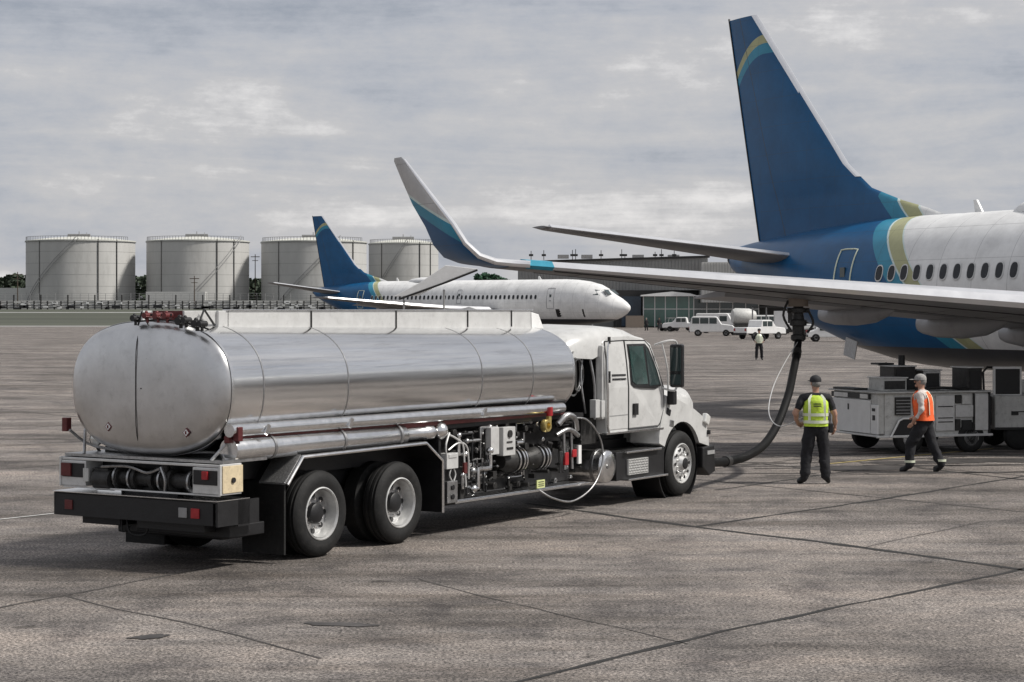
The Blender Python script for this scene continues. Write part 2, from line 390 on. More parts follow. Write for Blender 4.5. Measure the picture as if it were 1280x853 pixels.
# wide grid of slab joints farther out
for k in range(-14, 30):
    o = Vector((2.45, 26.7)) + u2 * (-5.2 * k)
    if k < 1: continue
    strip(g, [o + u1 * (2 if k < 3 else -60), o + u1 * 260], .05)
for k in range(1, 60):
    o = Vector((2.45, 26.7)) + u1 * (5.2 * k)
    strip(g, [o - u2 * 300, o + u2 * (3 if k < 3 else 30)], .06)
tag(g.build('worn_apron_joint', 'joint_soft'), kind='structure')
g = MB(); rm = random.Random(21)
for k in range(46):
    y = 34 + 150 * rm.random() ** 1.7; x = rm.uniform(-.3, .3) * y; ln = rm.uniform(4, 16); a_ = R(rm.uniform(-14, 14)); cv = rm.uniform(-.04, .04)
    for o_ in (0, 1.6):
        strip(g, [(x + ln * t / 7 * math.cos(a_ + cv * t), y + o_ + ln * t / 7 * math.sin(a_ + cv * t)) for t in range(8)], rm.uniform(.07, .15), .006)
tag(g.build('tyre_mark', 'joint_soft'), kind='structure')
g = MB(); strip(g, [(5.8, 37.35), (7.9, 39.5), (10, 41.6)], .09, .009); 
tag(g.build('yellow_marking', 'yellowline'), kind='structure')
g = MB(); strip(g, [(-9, 24.8), (-7.06, 27.57), (-5.9, 29.2)], .06, .009); strip(g, [(-60, 150), (60, 165)], .25, .009)
tag(g.build('white_marking', 'whiteline'), kind='structure')

def stain_shadow(cx, cy, rx, ry, rot, seed):
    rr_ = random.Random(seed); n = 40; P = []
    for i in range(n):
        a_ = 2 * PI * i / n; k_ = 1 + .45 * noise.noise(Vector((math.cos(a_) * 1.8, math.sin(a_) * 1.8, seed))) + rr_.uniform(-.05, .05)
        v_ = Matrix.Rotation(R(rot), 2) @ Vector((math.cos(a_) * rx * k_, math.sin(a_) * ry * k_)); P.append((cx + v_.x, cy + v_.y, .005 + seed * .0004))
    g_ = MB(); g_.add(P, [tuple(range(n))]); tag(g_.build('stain_shadow_patch', 'stain_shadow'), kind='structure')
for i_, a_ in enumerate(((6.3, 36.5, 1.05, .5, 8), (7.9, 37.9, 1.3, .35, 10), (9.6, 38.4, 1.6, .5, -10), (-1.6, 18.4, .35, .12, -10), (2.1, 31.0, .5, .2, 0), (-3.2, 17.7, .2, .1, 30), (10.2, 33.9, .7, .12, -20))): stain_shadow(*a_, i_ + 1)  # oil stains, the first painting the orange-vest worker's shadow on the apron
# ------------------------------------------------------------------ fuel tanker truck
TX, TY, TA = -2.21, 23.39, 1.003
truck = empty('fuel_tanker_truck', (TX - 1.22 * math.sin(TA), TY + 1.22 * math.cos(TA), 0), TA)
tag(truck, 'silver aluminium aircraft refuelling tanker truck with white cab in the foreground', 'tanker truck')
Y0 = -1.22                                                     # near side
def sup(x, w, zb, zt, n=40, p=2.5):
    zc, h = (zb + zt) / 2, (zt - zb) / 2; r_ = []
    for i in range(n):
        a = 2 * PI * i / n; ca, sa = math.cos(a), math.sin(a)
        r_.append((x, w * math.copysign(abs(ca) ** (2 / p), ca), zc + h * math.copysign(abs(sa) ** (2 / p), sa)))
    return r_
def tank_z(x): return 1.26 + .02 * x * .5, 2.75 - .012 * x
def tring(x, k=1, n=40):
    zb, zt = tank_z(x); zc, h = (zb + zt) / 2, (zt - zb) / 2
    return sup(x, 1.2 * k, zc - h * k, zc + h * k, n)
tb = MB()
X0, X1 = -1.58, 5.78
secs = [(X0, 1), (-1.05, 1), (0, 1), (1.5, 1), (3.4, 1), (4.7, 1), (X1, 1)]
tb.rings([tring(x, k, 64) for x, k in secs], 0, 0)
tank = tb.build('tank', 'alu', truck)
hd = MB()
hd.rings([tring(X0 - d, k, 64) for d, k in [(0, .997), (.05, .985), (.09, .955), (.12, .9), (.145, .8), (.165, .6), (.178, .3), (.18, .01)]], 0, 0)
hd.build('rear_head', 'alu_head', tank)
hd = MB()
hd.rings([tring(X1 + d, k, 64) for d, k in [(0, .997), (.05, .985), (.09, .955), (.12, .9), (.145, .8), (.165, .6), (.178, .3), (.18, .01)]], 0, 0)
hd.build('front_head', 'alu_head', tank)
for xb in (X0, -1.05, .52, 3.42, 4.69, X1):
    w = MB()
    big = xb in (X0, X1)
    w.rings([tring(xb + d, k, 64) for d, k in ((-.022 if big else -.009, 1.0), (-.02 if big else -.009, 1.004), (.02 if big else .009, 1.004), (.022 if big else .009, 1.0))], 0, 0)
    w.build('weld_band', 'steel' if not big else 'chrome', tank)
# vertical seam on rear head
w = MB(); pts = []
for i in range(15):
    t = -.97 + 1.94 * i / 14; zb, zt = tank_z(X0); zc, h = (zb + zt) / 2, (zt - zb) / 2
    kk = abs(t) ; dep = .18 * (1 - kk ** 5) ** .7
    pts.append((X0 - dep - .004, .08 - .0 * t, zc + h * t))
w.tube(pts, .005, 6); w.build('seam', 'dark', tank)
for yy, zz in ((.52, 1.56), (-.66, 1.53)):
    for c_, s_, dx in (('darkred', .075, .0), ('white', .055, .006)):
        w = MB(); w.box((X0 - .160 - dx, yy, zz), (.01, s_, s_), Matrix.Rotation(R(45), 3, 'X')); w.build('placard', c_, tank)
    w = MB(); w.box((X0 - .172, yy, zz), (.006, .02, .035)); w.build('placard_mark', 'darkred', tank)
# walkway coaming on top
w = MB(); w.b(-1.13, 5.6, Y0 + .62, Y0 + .66, 2.62, 2.885); w.b(-1.13, 5.6, -Y0 - .66, -Y0 - .62, 2.62, 2.885)
w.b(-.98, -.95, Y0 + .62, -Y0 - .62, 2.66, 2.885); w.b(5.57, 5.6, Y0 + .62, -Y0 - .62, 2.62, 2.885); w.b(-.97, 5.59, Y0 + .64, -Y0 - .64, 2.70, 2.73)
wk = w.build('walkway_coaming', 'steel_light', truck, bevel=.006)
w = MB(); w.b(-1.0, 5.62, Y0 + .60, Y0 + .68, 2.886, 2.90); w.build('coaming_rail', 'chrome', wk, bevel=.004)
for xx in (.55, 2.3, 3.95, 5.05):
    w = MB(); w.b(xx, xx + .015, Y0 + .605, Y0 + .62, 2.66, 2.885); w.build('panel_joint', 'dark', wk)
for xx in (.6, 2.3, 4.0):
    w = MB(); w.lathe((xx, 0, 2.72), (0, 0, 1), [(0, .28), (.08, .28), (.1, .22), (.15, .2), (.155, 0)], 24); w.build('manhole_cover', 'steel', wk)
w = MB(); w.prism([(5.62, 2.64), (6.0, 2.62), (5.86, 2.83), (5.62, 2.87)], Y0 + .66, -Y0 - .66); w.build('coaming_end', 'white', wk, bevel=.01)
# rear valve cluster on top of tank
w = MB(); w.b(-1.55, -1.53, -.50, .02, 2.75, 2.885); w.build('red_valve_plate', 'darkred', truck)
w = MB(); w.b(-1.66, -1.0, Y0 + .66, Y0 + .69, 2.73, 2.885); w.b(-1.50, -1.47, Y0 + .69, .02, 2.74, 2.885); w.build('rear_coaming', 'steel_light', truck, bevel=.005)
for yy, zz, rr in ((.10, 2.80, .035), (-.08, 2.83, .035), (-.24, 2.83, .035), (-.38, 2.83, .035), (-.58, 2.77, .045), (-.66, 2.78, .035), (-.82, 2.74, .045), (-.89, 2.74, .035)):
    w = MB(); w.cyl((-1.80, yy, zz), (-1.68, yy, zz), rr, n=14); w.cyl((-1.74, yy, zz - .08), (-1.74, yy, zz), rr * .5, n=10)
    w.sph((-1.76, yy, zz + rr), rr * .6); w.build('vent_valve', 'darkred' if -.5 < yy < 0 else 'black', truck)
w = MB(); w.tube([(-1.72, .12, 2.76), (-1.74, -.2, 2.78), (-1.74, -.5, 2.77), (-1.72, -.8, 2.72), (-1.7, -.95, 2.68)], .010, 8, 4)
w.tube([(-1.7, .1, 2.72), (-1.72, .02, 2.88), (-1.72, -.08, 2.72)], .012, 6); w.tube([(-1.6, -.7, 2.7), (-1.4, -.62, 2.9), (-1.2, -.6, 2.72)], .014, 6)
w.tube([(-1.72, .0, 2.84), (-1.72, -.42, 2.84)], .014, 8); w.build('vent_pipe', 'black', truck)
# side rails and hose trough
w = MB(); w.tube([(-1.6, Y0 + .06, 1.56), (2.0, Y0 + .05, 1.55), (5.5, Y0 + .06, 1.52)], .075, 12); w.build('side_rail', 'chrome', truck)
w = MB(); w.b(-1.6, 5.6, Y0 + .07, Y0 + .14, 1.42, 1.50); w.build('red_side_strip', 'darkred', truck, bevel=.01)
for xx in (-1.05, .5, 3.4):
    w = MB(); w.box((xx, Y0 - .03, 1.55), (.05, .02, .12), Matrix.Rotation(R(30), 3, 'Y')); w.build('clamp', 'chrome', truck)
w = MB(); w.lathe((-1.55, Y0 + .11, 1.34), (1, 0, -.002), [(0, .0), (0, .13), (.02, .135), (3.25, .135), (3.28, .12), (3.28, .0)], 24); w.build('hose_trough', 'chrome', truck)
for xx in (-.9, .4, 1.55):
    w = MB(); w.lathe((xx, Y0 + .11, 1.34), (1, 0, 0), [(0, .137), (0, .142), (.04, .142), (.04, .137)], 24); w.build('trough_band', 'steel', truck)
w = MB(); w.lathe((1.72, Y0 + .11, 1.34), (1, 0, 0), [(0, .085), (.45, .085), (.47, .1), (.62, .1), (.64, .06), (.7, .06)], 20); w.sph((2.52, Y0 + .09, 1.35), .12); w.build('trough_nozzle', 'chrome', truck)
# chassis
w = MB(); w.b(-1.5, 9.9, -.55, -.40, .62, .92); w.b(-1.5, 9.9, .40, .55, .62, .92)
for xx in (-1.6, 1.0, 3.0, 5.0, 7.0): w.b(xx, xx + .15, -.4, .4, .66, .88)
w.b(-1.3, 6.2, -.75, .75, .95, 1.25); w.b(-1.35, 6.2, -.95, .95, 1.2, 1.30); w.cyl((0, -.9, .5), (0, .9, .5), .09); w.cyl((1.57, -.9, .5), (1.57, .9, .5), .09); w.cyl((9.07, -.9, .5), (9.07, .9, .5), .07)
w.sph((0, 0, .5), .22); w.sph((1.57, 0, .5), .22); w.cyl((1.6, 0, .55), (7.2, 0, .72), .06)
w.build('chassis', 'black', truck)
for a_ in ((2.7, 6.3, -.7, .9, .3, 1.2), (-1.3, -.75, -.8, .8, .3, .6), (6.9, 8.5, -.5, .9, .35, 1.2)):
    w = MB(); w.b(*a_); w.build('underbody_equipment', 'black', truck, bevel=.02)
# cradle under tank at rear with gussets
MB.dx = .3
w = MB(); w.prism([(-1.75, 1.22), (-1.45, 1.22), (-1.45, 1.62)], Y0 + .12, Y0 + .16); w.b(-2.05, -1.3, Y0 + .02, -Y0 - .02, 1.205, 1.235)
w.tube([(-2.0, Y0 + .05, 1.24), (-1.75, Y0 + .4, 1.3), (-1.72, .0, 1.26), (-1.75, 1.0, 1.3), (-2.0, 1.17, 1.5)], .018, 6, 4)
w.tube([(-2.02, Y0 + .22, 1.23), (-1.8, Y0 + .08, 1.5), (-1.6, Y0 + .03, 1.58)], .02, 6); w.tube([(-2.02, -Y0 - .3, 1.23), (-1.8, -Y0 - .1, 1.5)], .02, 6)
w.build('tank_cradle', 'steel', truck)
# rear frame shelf, boxes and bumper
MB.dx = .68
w = MB(); w.b(-2.5, -2.14, -1.22, -1.19, 0.86, 1.20); w.b(-2.48, -2.45, -1.22, 1.22, 1.165, 1.195); w.b(-2.5, -1.9, 1.19, 1.22, .86, 1.2); w.b(-2.47, -2.45, -1.19, 1.19, .845, .865)
w.build('rear_frame', 'steel_light', truck, bevel=.006)
w = MB(); w.b(-2.2, -2.18, -1.15, 1.15, .85, 1.19); w.build('rear_bulkhead', 'black', truck)
w = MB(); w.b(-2.47, -2.13, -1.232, -1.222, .88, 1.18); w.build('cream_side_panel', 'tan', truck, bevel=.005)
w = MB(); w.cyl((-2.3, -1.233, 1.02), (-2.3, -1.25, 1.02), .03); w.build('panel_latch', 'black', truck)
for yy, sg in ((-1.0, 1), (1.0, -1)):
    w = MB(); w.b(-2.49, -2.20, yy - .19, yy + .19, .87, 1.16); bx_ = w.build('light_box', 'steel_light', truck, bevel=.01)
    w = MB(); w.b(-2.50, -2.49, yy - .17, yy + .17, .97, 1.13); w.build('light_recess', 'black', bx_)
    w = MB(); 
    if sg > 0: w.b(-2.525, -2.50, yy - .05, yy + .03, 1.03, 1.12)
    else: w.b(-2.525, -2.50, yy + .02, yy + .17, .98, 1.13)
    w.build('tail_light', 'red' if sg > 0 else 'darkred', bx_, bevel=.004)
w = MB(); w.b(-2.52, -2.5, .74, .82, .93, 1.08); w.build('number_plate', 'white_dirty', truck)
MB.dx = .98
w = MB(); w.b(-2.84, -2.3, -1.20, 1.24, .775, .795); w.prism([(-2.5, .5), (-2.3, .5), (-2.3, .8), (-2.5, .8)], -1.22, -1.2)
w.b(-2.84, -2.80, -1.15, 1.26, .53, .79); w.b(-2.84, -2.14, -1.22, -1.19, .52, .79); w.b(-2.84, -2.0, 1.23, 1.26, .53, .79)
bum = w.build('rear_bumper', 'black', truck, bevel=.012)
w = MB(); w.b(-2.86, -2.30, -1.22, 1.27, .797, .806); w.build('bumper_top_trim', 'chrome', bum)
for yy, c_ in ((-.90, 'red'), (-.72, 'grey'), (1.02, 'darkred')):
    w = MB(); w.b(-2.855, -2.84, yy - .06, yy + .06, .60, .71); w.build('reflector', c_, bum, bevel=.004)
w = MB(); w.b(-2.6, -2.1, .45, 1.05, .42, .52); w.b(-2.5, -1.9, -1.1, .3, .36, .5); w.b(-2.7, -2.3, -.9, .1, .42, .52); w.build('under_bumper_box', 'black', truck, bevel=.01)
w = MB(); w.tube([(-2.6, .35, .55), (-2.62, .3, .38), (-2.6, .2, .33), (-2.6, .05, .36), (-2.6, .0, .5)], .012, 6, 4); w.tube([(-2.6, .42, .55), (-2.62, .4, .36), (-2.6, .3, .42)], .01, 6, 4); w.build('air_line', 'black', truck)
# piping between light boxes
MB.dx = .68
w = MB()
w.cyl((-2.32, -.75, .98), (-2.32, .45, .98), .085); w.cyl((-2.40, .45, .95), (-2.40, .70, .95), .12)
for yy in (-.7, -.42, -.15, .12, .38): w.cyl((-2.32, yy, .98), (-2.32, yy + .05, .98), .13)
w.cyl((-2.34, -.28, .86), (-2.34, -.28, 1.2), .05); w.b(-2.45, -2.25, .5, .74, .92, 1.08); w.build('rear_pipe', 'dark', truck)
w = MB()
for yy in (-.72, -.28, .18, .4): w.lathe((-2.33, yy, .98), (0, 1, 0), [(0, .10), (0, .14), (.025, .14), (.025, .10)], 18)
w.tube([(-2.45, .6, 1.1), (-2.45, .2, 1.12), (-2.45, -.1, 1.06), (-2.46, -.3, 1.12)], .015, 6, 4); w.tube([(-2.44, -.36, .87), (-2.46, -.38, 1.0), (-2.44, -.3, 1.13)], .018, 6, 4)
w.build('pipe_flange', 'steel', truck)
for yy, zz in ((1.02, 1.38), (-.98, 1.33)):
    w = MB(); w.cyl((-2.12, yy, zz), (-2.02, yy, zz), .09, .05, 16); w.tube([(-2.02, yy, 1.2), (-2.0, yy + .1, 1.3), (-2.02, yy, 1.5)], .02, 6); lm = w.build('work_lamp', 'black', truck)
    w = MB(); w.lathe((-2.12, yy, zz), (-1, 0, 0), [(0, .08), (.015, .06), (.02, 0)], 16); w.build('lens', 'lens', lm)
MB.dx = .3
for xx, yy, zz in ((-2.0, 1.24, 1.56), (-1.85, Y0 - .01, 1.52)):
    w = MB(); w.b(xx, xx + .08, yy - .02, yy + .06, zz - .08, zz + .08); w.build('marker_light', 'darkred', truck, bevel=.008)
# fender over tandem wheels
MB.dx = 0
w = MB()
fo = [(-.70, .16), (-.70, .90), (-.42, 1.20), (2.05, 1.22), (2.42, .98), (2.42, .32)]
def offs(p, d): return [(a + (d if i < 2 else (-d if i > 3 else d * .3 if i == 2 else -d * .3)), b_ - (d if 1 < i < 4 else (d * .5 if i in (1, 4) else 0))) for i, (a, b_) in enumerate(p)]
for i in range(1, 5):
    a, b_ = Vector((fo[i][0], 0, fo[i][1])), Vector((fo[min(i + 1, 5)][0], 0, fo[min(i + 1, 5)][1]))
    if i == 5: break
    d = (b_ - a); n_ = Vector((-d.z, 0, d.x)).normalized() * .02
    w.add([a + Vector((0, Y0 - .02, 0)), b_ + Vector((0, Y0 - .02, 0)), b_ + Vector((0, -.5, 0)), a + Vector((0, -.5, 0)),
           a + n_ + Vector((0, Y0 - .02, 0)), b_ + n_ + Vector((0, Y0 - .02, 0)), b_ + n_ + Vector((0, -.5, 0)), a + n_ + Vector((0, -.5, 0))],
          [(0, 1, 2, 3), (4, 7, 6, 5), (0, 4, 5, 1), (1, 5, 6, 2), (2, 6, 7, 3), (3, 7, 4, 0)])
fd = w.build('rear_fender', 'black', truck)
w = MB(); w.tube([(fo[1][0], Y0 - .03, fo[1][1] + .0), (fo[2][0], Y0 - .03, fo[2][1]), (fo[3][0], Y0 - .03, fo[3][1]), (fo[4][0], Y0 - .03, fo[4][1]), (fo[5][0], Y0 - .03, fo[5][1])], .024, 8)
w.build('fender_trim', 'chrome', fd)
w = MB()
a, b_ = Vector((-.73, 0, .905)), Vector((-.44, 0, 1.21))
w.add([(a.x, Y0 - .02, a.z), (b_.x, Y0 - .02, b_.z), (b_.x, Y0 + .36, b_.z), (a.x, Y0 + .36, a.z), (a.x, Y0 - .02, a.z + .02), (b_.x, Y0 - .02, b_.z + .02), (b_.x, Y0 + .36, b_.z + .02), (a.x, Y0 + .36, a.z + .02)],
      [(0, 1, 2, 3), (4, 7, 6, 5), (0, 4, 5, 1), (1, 5, 6, 2), (2, 6, 7, 3), (3, 7, 4, 0)]); w.build('tread_plate', 'tread', fd)
w = MB(); w.b(-.72, -.69, Y0, Y0 + .62, .1, .92); w.build('mud_flap', 'rubber', truck)
w = MB(); w.b(-.72, -.69, -Y0 - .62, -Y0, .1, .92); w.build('mud_flap', 'rubber', truck)
# wheel well wall, run low in black to stand for shade behind wheels
w = MB(); w.b(-.66, 2.4, -.60, -.57, .22, 1.25); w.b(-1.3, 2.45, -.9, -.6, 1.2, 1.30); w.build('wheel_well_shade', 'black', truck)

def wheel(x, y0, kind, sgn=-1):
    """y0 = outer face y, sgn -1: faces -y"""
    z = .51; wd = .27; rt = .51
    hub = MB(); tyre = MB(); rim = MB()
    ax = (0, -sgn, 0)                       # inward
    c = (x, y0, z)
    tyre.lathe(c, ax, [(.05, .30), (.02, .31), (.0, .36), (.0, .43), (.025, .475), (.05, .497), (.052, .488), (.085, .488), (.087, .508), (.12, .508), (.122, .494), (.145, .494), (.147, .508), (.18, .508), (.182, .488), (.215, .488), (.217, .497), (.245, .475), (.27, .43), (.27, .36), (.25, .31), (.22, .30)], 56)
    if kind == 'rear':
        tyre.lathe((x, y0 - sgn * .31, z), ax, [(.0, .30), (0, .43), (.04, .5), (.23, .5), (.27, .43), (.27, .3)], 40)
        rim.lathe(c, ax, [(.025, .315), (.01, .312), (.005, .300), (.03, .288), (.09, .275), (.16, .262), (.2, .262), (.2, .255), (.1, .268), (.03, .28)], 48, True)
        dsc = MB(); dsc.lathe(c, ax, [(.16, .262), (.165, .235), (.16, .19), (.15, .13), (.148, 0)], 40)
    else:
        rim.lathe(c, ax, [(.025, .315), (.01, .312), (.005, .300), (.03, .288), (.07, .275), (.06, .26), (.02, .21), (.015, .14), (.03, .13), (-.04, .09), (-.045, 0)], 48, True)
    W_ = hub
    if kind == 'rear': hub.lathe(c, ax, [(.15, .125), (.09, .12), (.075, .10), (.073, 0)], 24)
    else: hub.lathe(c, ax, [(.03, .09), (-.05, .085), (-.06, .06), (-.062, 0)], 24)
    h = hub.build('wheel', 'black', truck)
    tyre.build('tyre', 'rubber', h); rm = rim.build('rim', 'rim_metal', h)
    if kind == 'rear': dsc.build('wheel_disc', 'rim_disc', h)
    nh = 10 if kind == 'front' else 8
    for k in range(nh):
        a = 2 * PI * k / nh; rr = .212 if kind == 'rear' else .225; dd = .150 if kind == 'rear' else .010
        p = Vector((x + rr * math.cos(a), y0 - sgn * dd, z + rr * math.sin(a)))
        hb = MB(); hb.cyl(p, p + Vector((0, sgn * .006, 0)), .032 if kind == 'rear' else .026, n=12)
        hb.build('hand_hole', 'black', h)
    for k in range(10):
        a = 2 * PI * (k + .5) / 10; rr = .165; dd = .145 if kind == 'rear' else .015
        p = Vector((x + rr * math.cos(a), y0 - sgn * dd, z + rr * math.sin(a)))
        nb = MB(); nb.cyl(p, p + Vector((0, sgn * .03, 0)), .015, n=8)
        nb.build('wheel_nut', 'chrome', h)
for xx in (0, 1.57):
    wheel(xx, Y0 - .0, 'rear', -1); wheel(xx, -Y0, 'rear', 1)
wheel(9.07, Y0 + .02, 'front', -1); wheel(9.07, -Y0 - .02, 'front', 1)

# ---- pump module
w = MB(); w.b(2.5, 6.2, -.86, -.8, .45, 1.42); w.b(2.45, 2.5, Y0 + .05, -.8, .4, 1.4); w.b(2.5, 6.2, -1.1, -.8, 1.36, 1.42); w.build('pump_cabinet', 'black', truck)
w = MB(); w.b(2.75, 6.15, Y0 - .01, Y0 + .04, .40, .435); w.b(2.8, 6.1, Y0 + .04, -.8, .42, .44); w.build('pump_deck_rail', 'chrome', truck, bevel=.005)
def pm(name, m, fn, bevel=.006): 
    w = MB(); fn(w); return w.build(name, m, truck, bevel=bevel)
pm('meter_panel', 'steel_light', lambda w: w.b(3.55, 3.75, Y0 - .03, Y0 + .06, .98, 1.34))
pm('meter_panel', 'steel_light', lambda w: w.b(3.82, 4.12, Y0 - .05, Y0 + .06, .95, 1.33))
w = MB(); w.lathe((3.97, Y0 - .05, 1.24), (0, -1, 0), [(0, .05), (.02, .05), (.02, 0)], 16); w.b(3.9, 4.05, Y0 - .06, Y0 - .05, 1.03, 1.06); w.b(3.9, 4.03, Y0 - .06, Y0 - .05, 1.12, 1.14); w.build('gauge', 'dark', truck)
for xx in (4.25, 4.85):
    w = MB(); w.lathe((xx, Y0 + .13, .86), (1, 0, 0), [(-.25, 0), (-.25, .10), (-.05, .16), (0, .16), (.01, .175), (.05, .175), (.06, .15), (.1, .15), (.11, .175), (.15, .175), (.16, .14), (.22, .14), (.23, 0)], 28); w.build('filter_housing', 'dark', truck)
    w = MB(); 
    for d in (.0, .10, .17): w.lathe((xx + d, Y0 + .13, .86), (1, 0, 0), [(0, .17), (0, .182), (.03, .182), (.03, .17)], 28)
    w.build('filter_clamp', 'chrome', truck)
pm('junction_box', 'steel_light', lambda w: (w.b(2.52, 2.78, Y0 - .03, Y0 + .1, .86, 1.06), w.b(2.56, 2.74, Y0 - .04, Y0 - .03, 1.0, 1.05)))
pm('junction_box', 'steel', lambda w: w.b(2.55, 2.78, Y0 - .02, Y0 + .08, .42, .70))
w = MB(); w.lathe((2.66, Y0 - .02, .62), (0, -1, 0), [(0, .035), (.015, .035), (.015, 0)], 12); w.lathe((2.66, Y0 - .02, .50), (0, -1, 0), [(0, .035), (.015, .035), (.015, 0)], 12); w.build('box_dial', 'black', truck)
rnd = random.Random(3)
for k in range(46):
    w = MB(); x = rnd.uniform(2.85, 6.0); z = rnd.uniform(.5, 1.35); s_ = rnd.uniform(.03, .11)
    if rnd.random() < .5: w.box((x, Y0 + rnd.uniform(.1, .3), z), (s_, .1, s_ * rnd.uniform(.6, 1.8)))
    else: w.cyl((x, Y0 + rnd.uniform(.02, .15), z), (x, -.85, z), s_ * .5, n=12)
    w.build('pump_fitting', 'dark', truck, bevel=.004)
for k in range(64):
    w = MB(); x = rnd.uniform(2.85, 6.0); z = rnd.uniform(.48, 1.34); s_ = rnd.uniform(.015, .042); y = Y0 + rnd.uniform(.0, .12)
    if rnd.random() < .4: w.box((x, y, z), (s_ * 1.4, .03, s_ * 1.4))
    elif rnd.random() < .6: w.lathe((x, y, z), (0, 1, 0), [(0, 0), (0, s_ * .6), (.01, s_ * .6), (.015, s_), (.04, s_), (.045, s_ * .5), (.08, s_ * .5)], 12)
    else: w.cyl((x - s_ * 2, y, z), (x + s_ * 2, y, z + rnd.uniform(-.04, .04)), s_ * .6, n=8)
    w.build('pump_valve', rnd.choice(('steel', 'chrome', 'dark', 'dark')), truck)
for k in range(34):
    w = MB(); x = rnd.uniform(2.8, 5.7); z = rnd.uniform(.55, 1.3); y = Y0 + rnd.uniform(.0, .12) + (.2 if x > 3.6 and x < 5.0 else 0); r_ = rnd.choice((.010, .014, .022, .03))
    pts = [Vector((x, y, z))]
    for j in range(rnd.choice((2, 3, 4))):
        if (j + k) % 2: x = min(6.0, x + rnd.uniform(.08, .4))
        else: z = min(1.34, max(.5, z + rnd.choice((-1, 1)) * rnd.uniform(.12, .4)))
        q0 = pts[-1]; q1 = Vector((x, y, z)); d = (q1 - q0)
        if d.length > .02: pts += [q0 + d * min(.45, r_ * 2 / d.length), q1 - d * min(.45, r_ * 2 / d.length), q1]
    w.tube(pts, r_, 8)
    for q0 in (pts[0], pts[-1]): w.sph(q0, r_ * 1.8, 8, 6)
    w.build('pump_pipe', rnd.choice(('steel', 'dark', 'dark', 'black', 'steel', 'chrome')), truck)
w = MB()
w.tube([(2.62, Y0, 1.32), (2.5, Y0 - .03, 1.18), (2.52, Y0 - .02, 1.06)], .013, 6, 5)
w.tube([(2.6, Y0, 1.3), (2.75, Y0 - .02, 1.24), (2.9, Y0 - .02, 1.15), (2.95, Y0 - .01, .9), (3.0, Y0, .6)], .013, 6, 5)
w.tube([(2.6, Y0, 1.1), (2.8, Y0 - .02, 1.18), (3.02, Y0 - .01, 1.1), (3.06, Y0, .7)], .011, 6, 5)
w.tube([(2.66, Y0, .86), (2.62, Y0, .78), (2.68, Y0, .7)], .01, 6, 3); w.tube([(2.72, Y0, .86), (2.76, Y0, .78), (2.72, Y0, .7)], .01, 6, 3)
w.build('control_line', 'steel_light', truck)
w = MB(); w.b(2.92, 2.99, Y0 - .03, Y0, .78, .92); w.build('red_tag', 'darkred', truck)
w = MB(); w.b(4.72, 4.92, Y0 - .02, Y0, .45, .56); w.build('pale_sign', 'lime_mark', truck); 
w = MB(); 
for z in (.475, .5, .53): w.b(4.75, 4.89, Y0 - .025, Y0 - .02, z, z + .009)
w.build('sign_mark', 'black', truck)
# brass coupling, red lamp, hose bundle
w = MB(); w.lathe((4.92, Y0 + .0, 1.30), (0, -1, 0), [(0, .05), (0, .085), (.05, .09), (.08, .08), (.08, .05), (.03, .05)], 20); w.box((5.02, Y0 - .02, 1.34), (.07, .05, .17)); w.build('brass_coupling', 'brass', truck)
w = MB(); w.cyl((5.06, Y0 - .01, 1.43), (5.06, Y0 - .01, 1.55), .045, n=14); w.build('beacon', 'red', truck)
w = MB(); w.tube([(5.3, Y0, 1.3), (5.45, Y0 - .06, 1.42), (5.65, Y0 - .06, 1.36), (5.75, Y0 - .03, 1.2)], .045, 10, 6); w.tube([(5.25, Y0, 1.15), (5.5, Y0 - .05, 1.22), (5.8, Y0 - .03, 1.12)], .035, 10, 5)
w.build('hose_reel_bend', 'steel', truck)
for xx in (5.42, 5.62):
    w = MB(); w.cyl((xx, Y0 - .02, 1.2), (xx + .03, Y0 - .02, .66), .022, n=10); w.build('nozzle_tube', 'steel', truck)
w = MB(); w.b(5.42, 5.52, Y0 - .05, Y0 - .01, .72, .90); w.b(5.62, 5.74, Y0 - .05, Y0 - .01, .82, .93); w.build('red_grip', 'red', truck, bevel=.01)
w = MB(); w.b(5.78, 5.86, Y0 - .05, Y0 - .02, .72, .98); w.build('white_tag', 'white', truck)
w = MB()
w.tube([(5.5, Y0 - .02, 1.36), (5.95, Y0 - .07, 1.34), (6.3, Y0 - .1, 1.05), (6.33, Y0 - .12, .7), (6.05, Y0 - .12, .38), (5.5, Y0 - .12, .22), (5.0, Y0 - .1, .3), (4.8, Y0 - .0, .42)], .014, 10, 8)
w.build('hose_loop', 'steel', truck)
# ladder-like support between tank and cab and round air cleaner rings
w = MB(); w.lathe((6.1, -.9, 1.98), (.1, -.2, 0), [(-.1, .30), (0, .32), (.05, .30), (.05, .24), (.12, .24)], 28); w.build('reel_disc', 'dark', truck)
w = MB(); w.lathe((6.06, -1.0, 1.98), (0.2, -1, 0), [(0, .30), (.0, .325), (.02, .325), (.02, .30)], 28); w.lathe((6.2, -1.0, 1.96), (.2, -1, 0), [(0, .22), (.0, .24), (.02, .24), (.02, .22)], 28); w.build('reel_rim', 'chrome', truck)
pm('light_cluster', 'steel_light', lambda w: (w.b(6.35, 6.47, Y0 + .0, Y0 + .1, 1.34, 1.6), w.b(6.52, 6.62, Y0, Y0 + .1, 1.34, 1.58)))
w = MB(); w.tube([(6.55, -1.0, 2.2), (6.6, -1.05, 1.8), (6.6, -1.05, 1.3)], .02, 6, 4); w.tube([(6.45, -.95, 2.3), (6.3, -1.0, 1.9), (6.35, -1.05, 1.4)], .014, 6, 4); w.build('air_line', 'steel', truck)
w = MB(); w.b(6.3, 6.74, -1.0, 1.0, .95, 1.32); w.cyl((6.55, -.5, 1.3), (6.55, -.5, 2.3), .09); w.build('exhaust', 'dark', truck)
